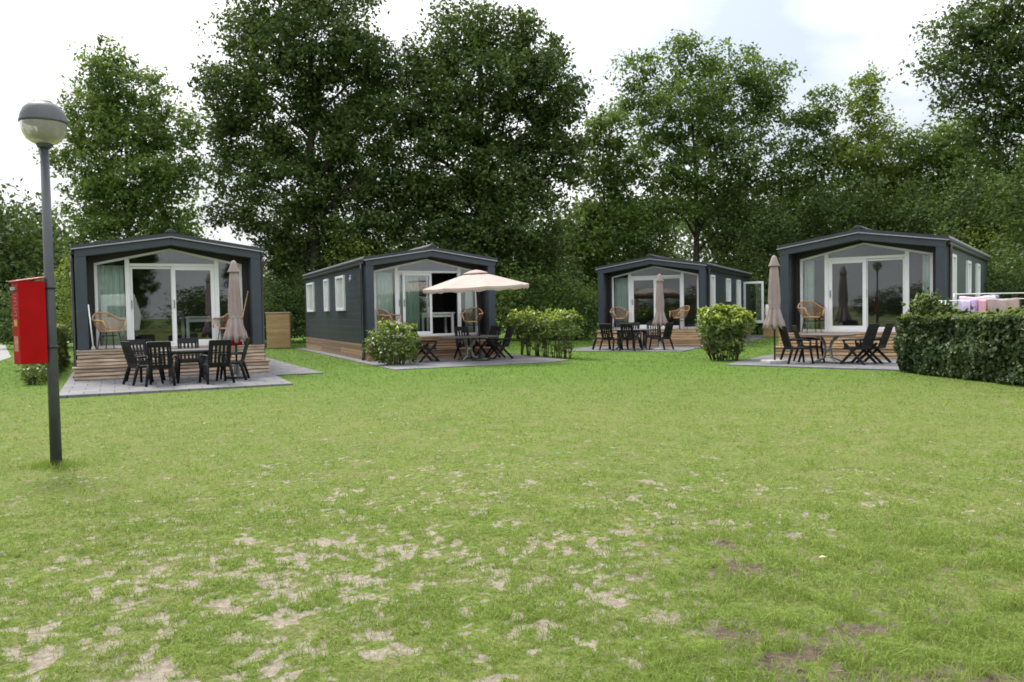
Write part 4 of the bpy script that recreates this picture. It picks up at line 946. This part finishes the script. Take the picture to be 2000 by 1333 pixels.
def tree(name, label, group, base, lobes, mat, leaf, density, clump_r=.38, per=80, r0=.22, seed=1, trunk_top=None, limbs=5, shell=.5, twigs=5):
    """lobes in world metres"""
    rg = np.random.default_rng(seed); rd = random.Random(seed)
    t = thing(name, label, "tree", base, 0, group); B = Vector(base)
    lo = [(a - B.x, b_ - B.y, c_ - B.z, d, e_, f) for a, b_, c_, d, e_, f in lobes]
    P_, Nn, cl_ = crown_pts(lo, density * 1.5, clump_r, per, rg, shell, spray=True); leaf = leaf * .8
    ok = P_[:, 2] > .05; P_, Nn = P_[ok], Nn[ok]
    npmesh("crown", leaf_quads(P_, Nn, leaf, rg), 4, mat, t)
    top = max(l_[2] for l_ in lo); tt = trunk_top or top * .8
    mb = MB(); path = [Vector((0, 0, -.1))]
    for k in range(1, 7): path.append(Vector((rd.uniform(-.12, .12) * k * .3, rd.uniform(-.12, .12) * k * .3, tt * k / 6)))
    rad = [r0 * 1.35] + [r0 * (1 - .13 * k) for k in range(1, 7)]; mb.tube(path, rad, 9)
    for l_, cc in zip(lo, cl_):
        c_ = Vector(l_[:3]); hz = max(.15 * tt, min(tt * .97, c_.z - (.5 * math.hypot(c_.x, c_.y) + .8)))
        f = hz / tt * 6; k = min(5, int(f)); s_ = path[k].lerp(path[k + 1], f - k)
        mid = s_.lerp(c_, .5) + Vector((rd.uniform(-.3, .3), rd.uniform(-.3, .3), .12 * (c_ - s_).length)); ra = r0 * (1 - .13 * f) * .55
        mb.tube([s_, mid, c_], [ra, ra * .7, ra * .4], 6)
        for _ in range(min(twigs, len(cc))):
            e_ = Vector(cc[rd.randrange(len(cc))]); st = mid.lerp(c_, rd.uniform(.2, 1)); mm = st.lerp(e_, .5) + Vector((rd.uniform(-.15, .15), rd.uniform(-.15, .15), rd.uniform(0, .25)))
            mb.tube([st, mm, e_], [ra * .38, ra * .25, ra * .08], 5)
    mb.build("trunk", MT['bark'], t)
    return t
def px_lobes(lst, Yd, seed, depth=.95, spread=.35):
    rd = random.Random(seed); o = []; k = Yd / F
    for u, v, ru, rv in lst:
        dy = rd.uniform(-1, 1) * spread * (ru + rv) * k
        p = at(u, v, Yd + dy); o.append((p.x, p.y, p.z, ru * k, depth * (ru + rv) * .5 * k, rv * k))
    return o
def px_tree(name, label, group, u0, Yd, lst, mat, leaf, density, **kw):
    p = at(u0, 600, Yd); return tree(name, label, group, (p.x, Yd, 0), px_lobes(lst, Yd, kw.get('seed', 1)), MT[mat], leaf, density, **kw)
GB = "tall trees behind the cabins"
tl = px_tree("broadleaf_tree", "airy broadleaf tree rising behind the near left cabin, clear of other crowns", GB, 255, 44,
        [(205, 120, 34, 40), (250, 175, 75, 50), (180, 225, 60, 60), (250, 260, 75, 60), (330, 255, 62, 52), (165, 310, 58, 52), (255, 340, 95, 62), (345, 335, 52, 46), (200, 400, 72, 55), (300, 415, 82, 55), (230, 470, 90, 50), (340, 470, 60, 44)],
        'ash', .25, 241, seed=11, r0=.2, trunk_top=12)
t2 = px_tree("oak_tree", "tallest dark oak behind the two left cabins, its top cut by the picture", GB, 618, 42,
        [(560, -20, 95, 70), (660, -10, 80, 60), (500, 70, 72, 62), (610, 85, 105, 70), (690, 95, 62, 60), (455, 165, 66, 55), (550, 175, 85, 70), (650, 190, 90, 70), (715, 185, 48, 50), (440, 235, 50, 42), (500, 265, 76, 60), (600, 285, 95, 70), (700, 275, 66, 60), (470, 345, 72, 52), (560, 370, 84, 60), (660, 365, 88, 66), (735, 340, 44, 60), (450, 415, 48, 32), (520, 440, 50, 36), (610, 460, 66, 62), (690, 450, 70, 50), (618, 540, 48, 60), (745, 140, 46, 50), (760, 240, 44, 50), (745, 420, 50, 50), (560, 500, 50, 44), (690, 520, 66, 46)],
        'oak', .24, 259, seed=12, r0=.36, trunk_top=15)
px_tree("oak_tree", "broad dark oak with ivy-dark trunk rising straight behind the open parasol cabin", GB, 945, 41,
        [(905, 60, 72, 50), (980, 70, 70, 52), (1050, 105, 58, 52), (850, 120, 62, 58), (940, 150, 100, 66), (1060, 180, 72, 62), (820, 200, 58, 56), (900, 235, 88, 62), (1010, 250, 96, 66), (1100, 230, 48, 58), (805, 290, 52, 52), (880, 320, 82, 62), (990, 345, 95, 66), (1085, 320, 56, 60), (830, 380, 66, 50), (920, 410, 84, 62), (1030, 430, 86, 60), (860, 460, 66, 44), (950, 490, 72, 60), (1060, 500, 60, 48), (940, 560, 60, 52), (800, 140, 40, 44), (790, 370, 46, 50), (800, 450, 52, 50), (1000, 540, 70, 44), (870, 530, 56, 44)],
        'oak', .24, 273, seed=13, r0=.42, trunk_top=14.5)
px_tree("broadleaf_tree", "loose light green tree leaning into the gap right of the broad dark oak", GB, 1185, 45,
        [(1190, 260, 48, 44), (1160, 320, 52, 52), (1215, 330, 48, 50), (1180, 400, 60, 52), (1225, 440, 55, 50), (1150, 470, 50, 50), (1190, 530, 64, 50)],
        'ash', .25, 228, seed=14, r0=.16, trunk_top=9)
px_tree("broadleaf_tree", "open tree with dark bare limbs showing, behind the farthest cabin", GB, 1358, 46,
        [(1248, 135, 36, 36), (1345, 120, 50, 40), (1420, 135, 66, 46), (1500, 160, 44, 40), (1250, 200, 55, 50), (1330, 195, 66, 52), (1420, 215, 78, 56), (1505, 225, 44, 44), (1275, 275, 56, 44), (1360, 280, 72, 50), (1450, 295, 62, 44), (1300, 345, 46, 32), (1420, 355, 60, 36), (1480, 350, 40, 34), (1345, 335, 60, 44), (1300, 405, 66, 46), (1390, 415, 62, 44), (1460, 410, 56, 44)],
        'ash', .24, 209, seed=15, r0=.24, trunk_top=11.5, twigs=9)
px_tree("broadleaf_tree", "young tree with spiky top just left of the hedge side cabin's ridge", GB, 1590, 45,
        [(1610, 215, 30, 36), (1575, 255, 40, 40), (1620, 290, 40, 36), (1560, 330, 52, 46), (1610, 380, 56, 50), (1540, 410, 55, 50), (1590, 470, 68, 55)],
        'ash', .25, 234, seed=16, r0=.13, trunk_top=9.5)
px_tree("broadleaf_tree", "slim pointed tree standing above the hedge side cabin's roof", GB, 1700, 44,
        [(1697, 165, 22, 28), (1695, 215, 34, 36), (1720, 265, 44, 34), (1680, 300, 46, 42), (1745, 315, 52, 46), (1690, 370, 64, 54), (1770, 390, 66, 52), (1720, 440, 84, 52)],
        'young', .24, 234, seed=17, r0=.14, trunk_top=10.5)
px_tree("broadleaf_tree", "dense mid green tree between the pointed tree and the big right hand tree", GB, 1850, 43,
        [(1810, 290, 50, 44), (1860, 270, 50, 46), (1830, 350, 66, 56), (1900, 350, 66, 60), (1800, 420, 64, 50), (1880, 430, 76, 56), (1840, 490, 84, 52)],
        'ash', .24, 247, seed=18, r0=.18, trunk_top=9)
px_tree("oak_tree", "big tree at the right edge with slanting branches, cut by the picture", GB, 2060, 36,
        [(1935, 20, 66, 52), (1865, 70, 50, 46), (1840, 130, 44, 40), (1920, 110, 62, 52), (1990, 60, 70, 66), (1880, 190, 52, 40), (1955, 190, 66, 52), (2040, 140, 90, 80), (1930, 250, 48, 40), (1990, 280, 66, 56), (2100, 260, 100, 90), (1990, 370, 60, 62), (2060, 400, 90, 80), (1970, 460, 66, 50)],
        'oak', .21, 266, seed=19, r0=.3, trunk_top=12, twigs=8)
# copied undergrowth: a young bushy tree and a dense shrub stand behind the cabins
def shrubby(name, label, cat, group, lobes, mat, leaf, dens, seed, r0=.06, clump=.26, tt=None):
    t = tree(name, label, group, (0, 0, 0), lobes, MT[mat], leaf, dens, clump_r=clump, per=26, r0=r0, seed=seed, shell=.35, twigs=2, trunk_top=tt); t["category"] = cat; return t
GU = "young trees and shrubs crowding behind the cabins"
yA = shrubby("young_tree", "x", "tree", GU, [(0, 0, 6.6, .9, .9, .9), (-.9, .2, 5.4, 1.2, 1.1, .95), (.9, -.1, 5.2, 1.2, 1.1, 1.0), (0, .1, 4.2, 1.7, 1.4, 1.0), (-1.0, 0, 3.0, 1.3, 1.2, .95), (1.1, 0, 2.9, 1.3, 1.2, .95), (0, 0, 1.8, 1.6, 1.3, 1.1)], 'deep', .17, 230, 41, .09, tt=5.6)
yB = shrubby("young_tree", "x", "tree", GU, [(0, 0, 5.0, .8, .8, .9), (-.6, 0, 4.0, 1.0, 1.0, .8), (.7, .1, 3.7, 1.1, 1.0, .9), (-.2, 0, 2.7, 1.5, 1.2, .9), (.7, 0, 1.7, 1.2, 1.1, .9), (-.8, 0, 1.6, 1.2, 1.1, .9)], 'young', .16, 230, 42, .07, tt=4.3)
sA = shrubby("shrub", "x", "shrub", GU, [(0, 0, 2.0, 1.2, 1.0, .8), (-.9, 0, 1.5, 1.0, .9, .8), (.9, 0, 1.4, 1.1, .9, .8), (0, -.2, .8, 1.5, 1.1, .75), (-1.1, 0, .7, .8, .8, .6), (1.1, 0, .65, .8, .8, .6)], 'deep', .13, 330, 43, .04, .2, tt=1.7)
sB = shrubby("shrub", "x", "shrub", GU, [(0, 0, 1.7, 1.0, .9, .7), (-.8, 0, 1.2, .9, .8, .7), (.8, 0, 1.2, .9, .8, .7), (0, -.2, .6, 1.3, 1.0, .6)], 'ash', .12, 330, 44, .035, .2, tt=1.4)
protos = {'yA': yA, 'yB': yB, 'sA': sA, 'sB': sB}; taken = set()
def plant(k, u, Yd, s, rz, label):
    o = protos[k] if k not in taken else copy_tree(protos[k]); taken.add(k)
    p = at(u, 600, Yd); o.location = (p.x, Yd, 0); o.rotation_euler = (0, 0, rz); o.scale = (s * 1.05, s * 1.05, s); o["label"] = label
UND = [
 ('sA', 535, 40, 1.15, .3, "dark shrub filling the gap behind the left storage box"), ('yA', 560, 44, .85, 1.2, "dark young tree behind the storage box between the left cabins"),
 ('yB', 690, 41, 1.05, 2.0, "light young tree rising over the left slope of the open parasol cabin's roof"), ('yB', 760, 44, 1.0, .5, "second light young tree over that roof, nearer its ridge"),
 ('sA', 480, 36, 1.0, 2.4, "dark shrub peeping past the near left cabin's right eave"),
 ('yA', 1010, 40, .72, .1, "dark young tree right of the open parasol's tip"), ('sB', 1030, 38, 1.45, .7, "pale leaved shrub between the open parasol and the farthest cabin"),
 ('sA', 1085, 40, 1.35, 1.9, "dark shrub left of the farthest cabin behind the clipped bush with bare stems"), ('sB', 1125, 37, 1.15, 2.6, "light green shrub touching the farthest cabin's left column"),
 ('yB', 1075, 45, .95, 3.0, "young tree above the shrubs in the middle gap"), ('yA', 1150, 46, .95, 4.1, "dark young tree just left of the farthest cabin's ridge"),
 ('yA', 1260, 47, .95, 2.2, "dark young tree straight behind the farthest cabin's ridge"), ('yB', 1300, 46, .85, 1.1, "light young tree behind the farthest cabin's right slope"),
 ('yA', 1420, 46, 1.05, .9, "dark young tree over the farthest cabin's side wall"), ('yB', 1470, 50, 1.2, 3.6, "young tree glowing between dark trunks right of the farthest cabin"),
 ('yA', 1500, 42, .95, 5.0, "dark young tree behind the closed parasol on the slab"), ('sA', 1480, 41, 1.2, 1.0, "dark shrub behind the open side door"),
 ('yA', 1600, 42, 1.0, 2.8, "dark young tree behind the left slope of the hedge side roof"), ('yA', 1690, 41, 1.05, .6, "dark young tree behind the hedge side ridge"),
 ('yA', 1790, 40, 1.0, 4.4, "dark young tree behind the right slope of the hedge side roof"), ('yA', 1890, 36, 1.0, 1.6, "dark young tree behind the hedge side cabin's rear corner"),
 ('yB', 1960, 34, 1.0, 2.3, "lighter young tree above the laundry rack"), ('sA', 1965, 29, 1.15, .2, "dark shrub behind the laundry rack"), ('yA', 2030, 31, 1.0, 3.3, "dark young tree at the right picture edge"),
 ('yB', 160, 37, .75, .9, "light young tree between lamp post and near left roof"), ('yB', 300, 40, .8, 2.0, "light young tree showing above the near left ridge"), ('sA', 105, 40, 1.3, .5, "dark shrub beyond the road right of the lamp post"),
 ('yB', 40, 58, 1.15, .4, "young tree left of the lamp post beyond the road"), ('yA', 95, 62, 1.0, 2.2, "dark young tree right behind the lamp post"), ('yB', 10, 68, 1.3, 4.0, "young tree at the left picture edge"), ('sA', 20, 56, 1.25, 1.3, "dark shrub beyond the road at the left edge"), ('sA', 60, 54, 1.2, 2.9, "dark shrub beyond the road behind the red box"),
 ('yB', 430, 48, .9, 1.0, "light young tree low on the skyline right of the near left ridge"), ('yB', 385, 52, .95, 2.6, "small young tree on the skyline just above the near left roof"),
]
for a in UND: plant(*a)
# woods beyond: one mass
rg = np.random.default_rng(99); k = 4300
wu = np.concatenate([rg.uniform(-300, 2300, 2900), rg.uniform(-300, 140, 1400)]); wY = rg.uniform(52, 72, k); wx = (wu - 1000) / F * wY
hmax = np.interp(wu, [-300, 0, 130, 380, 480, 560, 760, 1100, 1250, 1500, 2300], [9.0, 8.6, 7.6, 4.2, 3.2, 5.0, 6, 8.5, 9.0, 9.5, 10.5]) * (.8 + .35 * fbm(wx, wY, 3, 4.0, 2))
wz = rg.random(k) ** .8 * hmax; cc = np.stack([wx, wY, wz], 1); qd = np.repeat(np.arange(k), 34)
P_ = cc[qd] + rg.normal(size=(len(qd), 3)) * .75; P_ = P_[P_[:, 2] > 0]
wood = npmesh("woods", leaf_quads(P_, rg.normal(size=P_.shape) * .8 + np.array([0, -.2, .6]), .34, rg), 4, MT['deep']); tag(wood, "dark mass of woodland beyond the trees behind the cabins", "woods", kind='stuff')

# ------------------------------------------------------------------ bushes and hedges on the lawn
def bush(name, label, cat, p, lobes, mat, leaf, dens, seed, stems, clump=.07, per=16, shell=.55, rz=0, wr=.5, new=0, new_z=1.0):
    rg = np.random.default_rng(seed); rd = random.Random(seed); t = thing(name, label, cat, p, rz)
    P_, Nn, cl_ = crown_pts(lobes, dens, clump, per, rg, shell); ok = P_[:, 2] > .02
    npmesh("foliage", leaf_quads(P_[ok], Nn[ok], leaf, rg, wr), 4, MT[mat], t)
    if new:
        zs = P_[:, 2]; pick = rg.random(len(P_)) < new * sstep(new_z - .12, new_z + .12, zs) * sstep(-.9, .2, Nn[:, 2])
        npmesh("new_leaves", leaf_quads(P_[pick] + np.array([0, -.01, .02]), Nn[pick], leaf * .95, rg, wr), 4, MT['newleaf'], t)
    mb = MB()
    for (x0, y0, x1, y1, z1) in stems:
        mm = ((x0 + x1) / 2 + rd.uniform(-.05, .05), (y0 + y1) / 2 + rd.uniform(-.05, .05), z1 * .5)
        mb.tube([(x0, y0, -.03), mm, (x1, y1, z1)], [.016, .013, .008], 6)
    mb.build("stems", MT['stem'], t); return t
rd = random.Random(5)
def fan(k, w_, d_, z, sp_=1.6): return [(x := rd.uniform(-w_, w_), y := rd.uniform(-d_, d_), x * sp_, y * sp_, z * rd.uniform(.7, 1)) for _ in range(k)]
s2 = gnd(766, 716)
sh = bush("round_shrub", "loose round shrub with white flowers in front of the open parasol cabin", "shrub", (s2.x, s2.y + .55, 0),
     [(0, 0, .62, .60, .55, .45), (-.35, -.1, .50, .38, .38, .36), (.32, -.1, .48, .38, .38, .38), (0, 0, .25, .62, .52, .25), (-.1, 0, .92, .36, .34, .2), (.28, 0, .85, .26, .26, .2), (-.55, 0, .62, .2, .2, .22)], 'laurel', .085, 1400, 51, fan(14, .2, .2, .7), new=.35, new_z=.7)
rg = np.random.default_rng(8); nf = 26; fp = np.stack([rg.uniform(-.5, .62, nf), rg.uniform(-.6, -.1, nf), rg.uniform(.3, 1.1, nf)], 1); fp[:9, 0] = rg.uniform(-.12, .18, 9); fp[:9, 2] = rg.uniform(1.0, 1.14, 9); fp[:9, 1] = rg.uniform(-.3, .1, 9)  # topmost ones are flowers; those spread below stand for glossy leaf highlights
petal_glint = pm("white_petals_and_glints", (.75, .74, .68), (.8, .79, .76), 20, .6)
for c_ in fp:
    fq = c_ + rg.normal(size=(6, 3)) * .014; npmesh("flower_and_glint", leaf_quads(fq, rg.normal(size=fq.shape), .034, rg, .8), 4, petal_glint, sh)
b3 = gnd(1425, 706)
bush("round_bush", "dense clipped round bush with yellow-green top beside the farthest cabin", "bush", (b3.x, b3.y + .5, 0),
     [(0, 0, .92, .70, .62, .46), (-.38, -.05, .86, .36, .45, .38), (.36, -.05, .86, .38, .45, .40), (0, -.1, .52, .52, .5, .34), (0, 0, .25, .44, .40, .2), (-.3, -.1, .42, .3, .3, .25), (.3, -.1, .42, .3, .3, .25), (-.15, 0, 1.18, .5, .42, .2), (.3, 0, 1.16, .34, .36, .2)], 'laurel', .10, 1150, 52, fan(22, .3, .25, .75, 1.8), new=.95, new_z=.98)
bc = [gnd(1008, 694), gnd(1122, 702)]; cen = (bc[0] + bc[1]) / 2 ; ang = math.atan2((bc[1] - bc[0]).y, (bc[1] - bc[0]).x); ln = (bc[1] - bc[0]).length / 2
lob = []
for k in range(9):
    x = -ln * .90 + 1.80 * ln * k / 8; lob.append((x, 0, 1.02 + rd.uniform(-.03, .03), .36, .34, .34)); lob.append((x + .1, -.02, .74 + rd.uniform(-.08, .06), .27, .27, .20))
lob += [(-ln * .6, 0, .42, .2, .2, .18), (-ln * .1, 0, .40, .24, .2, .2), (ln * .35, 0, .26, .22, .2, .16), (ln * .72, 0, .30, .22, .2, .18), (ln * .9, -.1, .34, .12, .12, .16)]
st = []
for k in range(17): x = -ln * .85 + 1.7 * ln * k / 16 + rd.uniform(-.13, .13); y = rd.uniform(-.14, .14); st.append((x, y, x + rd.uniform(-.12, .12), y, .95)); st.append((x + .05, y, x + rd.uniform(-.2, .2), y + .05, .9))
bush("clipped_bush", "flat-topped hedge bush on bare stems standing in the middle of the lawn's far edge", "hedge", (cen.x, cen.y + .1, 0), lob, 'laurel', .10, 900, 53, st, rz=ang, new=.6, new_z=1.05)
def box_hedge(name, label, p0, p1, w_, h_, mat, leaf, dens, seed, bump=.09, top_extra=()):
    rg = np.random.default_rng(seed); p0 = Vector(p0); p1 = Vector(p1); ln = (p1 - p0).length; a = math.atan2((p1 - p0).y, (p1 - p0).x)
    t = thing(name, label, "hedge", (p0.x, p0.y, 0), a)
    faces = [(ln * h_, 0), (ln * h_, 1), (ln * w_, 2), (w_ * h_, 3), (w_ * h_, 4)]; P_ = []; Nn = []
    for ar, f in faces:
        k = int(ar * dens); u = rg.random(k); v_ = rg.random(k); dp = rg.exponential(.055, k)
        if f < 2: x, z = u * ln, v_ * h_; y = np.where(f == 0, 0, w_) + (1 if f == 0 else -1) * dp; nn = np.tile([0, -1. if f == 0 else 1., .35], (k, 1))
        elif f == 2: x, y = u * ln, v_ * w_; z = h_ - dp; nn = np.tile([0, 0, 1.], (k, 1))
        else: y, z = u * w_, v_ * h_; x = np.where(f == 3, 0, ln) + (1 if f == 3 else -1) * dp; nn = np.tile([-1. if f == 3 else 1., 0, .35], (k, 1))
        off = (fbm(x * 1.0 + 3 * y, z + 2 * y, seed, .5, 3) - .5) * bump * 4 + (fbm(x + y, z - y, seed + 5, .16, 2) - .5) * bump * 1.6
        q = np.stack([x, y, z], 1); q += nn * off[:, None] * np.array([1, 1, 1]); P_.append(q); Nn.append(nn + rg.normal(size=(k, 3)) * .6)
    for (x, y, z, rx_, rz_, k) in top_extra:
        q = np.array([x, y, z]) + rg.normal(size=(k, 3)) * np.array([rx_, .12, rz_]); P_.append(q); Nn.append(rg.normal(size=(k, 3)) + [0, 0, .5])
    P_ = np.concatenate(P_); Nn = np.concatenate(Nn); ok = P_[:, 2] > .015
    npmesh("foliage", leaf_quads(P_[ok], Nn[ok], leaf, rg, .62), 4, MT[mat], t)
    pk = ok & (rg.random(len(P_)) < .75 * sstep(h_ - .10, h_ + .02, P_[:, 2] + .02 * rg.normal(size=len(P_))))
    npmesh("new_leaves", leaf_quads(P_[pk] + np.array([0, 0, .02]), Nn[pk], leaf, rg, .62), 4, MT['newbeech'], t)
    st = MB()
    for k in range(int(ln / .25)):
        x = .12 + k * .25; y = w_ * (.5 + .25 * math.sin(k * 2.3)); st.tube([(x, y, -.03), (x + .03, y + .05, h_ * .5), (x - .05, y, h_ * .88)], [.02, .016, .008], 6)
        st.tube([(x, y, h_ * .3), (x + .08, y - .25 * w_, h_ * .8)], [.012, .006], 5); st.tube([(x, y, h_ * .3), (x - .06, y + .25 * w_, h_ * .8)], [.012, .006], 5)
    st.build("stems", MT['stem'], t)
    return t
hp0 = gnd(1755, 726); hp1 = gnd(1998, 752); dirn = (hp1 - hp0).normalized()
box_hedge("clipped_hedge", "long dark clipped hedge at right in front of the laundry rack", (hp0.x - .02, hp0.y, 0), hp0 + dirn * 6.8 + Vector((.0, 0, 0)), .95, 1.10, 'beech', .078, 2100, 61,
          top_extra=((.25, .45, 1.22, .2, .12, 330), (.38, .4, 1.40, .08, .10, 120), (.75, .5, 1.24, .06, .08, 50), (3.4, .5, 1.15, .25, .07, 160), (-.02, .3, .25, .1, .15, 90), (.9, .6, 1.12, .2, .06, 160), (2.3, .6, 1.12, .3, .06, 200)))
box_hedge("clipped_hedge", "bright green clipped hedge running along the near left cabin's left side", cw(0, -2.55, .3), cw(0, -2.6, 9.0), .5, 1.12, 'laurel', .075, 1300, 62, bump=.07)
lp = cw(0, -2.75, -.55); bush("low_shrub", "small low shrub right beneath the red box by the lamp post", "shrub", lp, [(0, 0, .22, .24, .24, .2), (.14, -.06, .16, .2, .2, .15), (-.1, 0, .34, .18, .18, .15)], 'laurel', .065, 2000, 54, fan(8, .12, .1, .3))
# ------------------------------------------------------------------ far caravan seen in glimpses, and unseen things added for the panes to mirror
def caravan(label, loc, rz, s=1.0):
    t = thing("caravan", label, "caravan", loc, rz, "white caravans"); t.scale = (s, s, s)
    MB().prism([(-2.6, .45), (2.6, .45), (2.75, 1.3), (2.4, 2.35), (-2.4, 2.5), (-2.75, 1.3)], -1.05, 1.05).build("body", MT['white'], t, .06)
    for x0, x1 in ((-1.9, -.9), (-.4, .4), (.9, 1.9)): MB().box(x0, x1, -1.075, -1.053, 1.25, 1.85).build("window", MT['anth'], t, .01)
    for x0 in (-.45, .45):
        w_ = MB().tube([(x0, -1.06, .3), (x0, -.86, .3)], .3, 20).build("wheel", MT['pipe'], t)
    return t
caravan("white caravan glimpsed between lamp post and near left cabin", (-26.6, 49, 0), R(20), .9)
caravan("pale caravan added unseen behind the camera for the cabin windows to mirror", (5.0, -15, 0), R(184), 1.15)
caravan("second pale caravan added unseen behind the camera for the cabin windows to mirror", (-8.5, -13, 0), R(165), 1.05)  # both rear caravans are invented, out of view, to give the panes reflections
for i, (x, y, s) in enumerate(((-46, -62, .8), (-22, -78, .8), (-8, -58, .6), (14, -74, .85), (30, -60, .75), (52, -70, .9), (-16, -44, .42), (5, -48, .5), (21, -42, .4), (-34, -46, .5), (40, -44, .5))):  # invented oaks out of view, there only for the glass to reflect
    o = copy_tree(t2); o.location = (x, y, 0); o.scale = (s, s, s); o.rotation_euler = (0, 0, i * 1.1); o["group"] = "unseen trees added behind the camera"
    o["label"] = "dark oak added unseen behind the camera for the cabin windows to mirror"
for i in range(22):  # invented shrub row out of view, fills the lower part of the reflections
    sc_ = (1.0, 1.5, .8, 1.3, 1.1)[i % 5]
    o = copy_tree(protos['sA']); o.location = (-46 + i * 4.4, -34 - (i % 4) * 3, 0); o.rotation_euler = (0, 0, i * 1.9); o.scale = (1.9 * sc_, 1.9 * sc_, sc_); o["group"] = "unseen shrubs added behind the camera"
    o["label"] = "dark shrub added unseen behind the camera for the cabin windows to mirror"
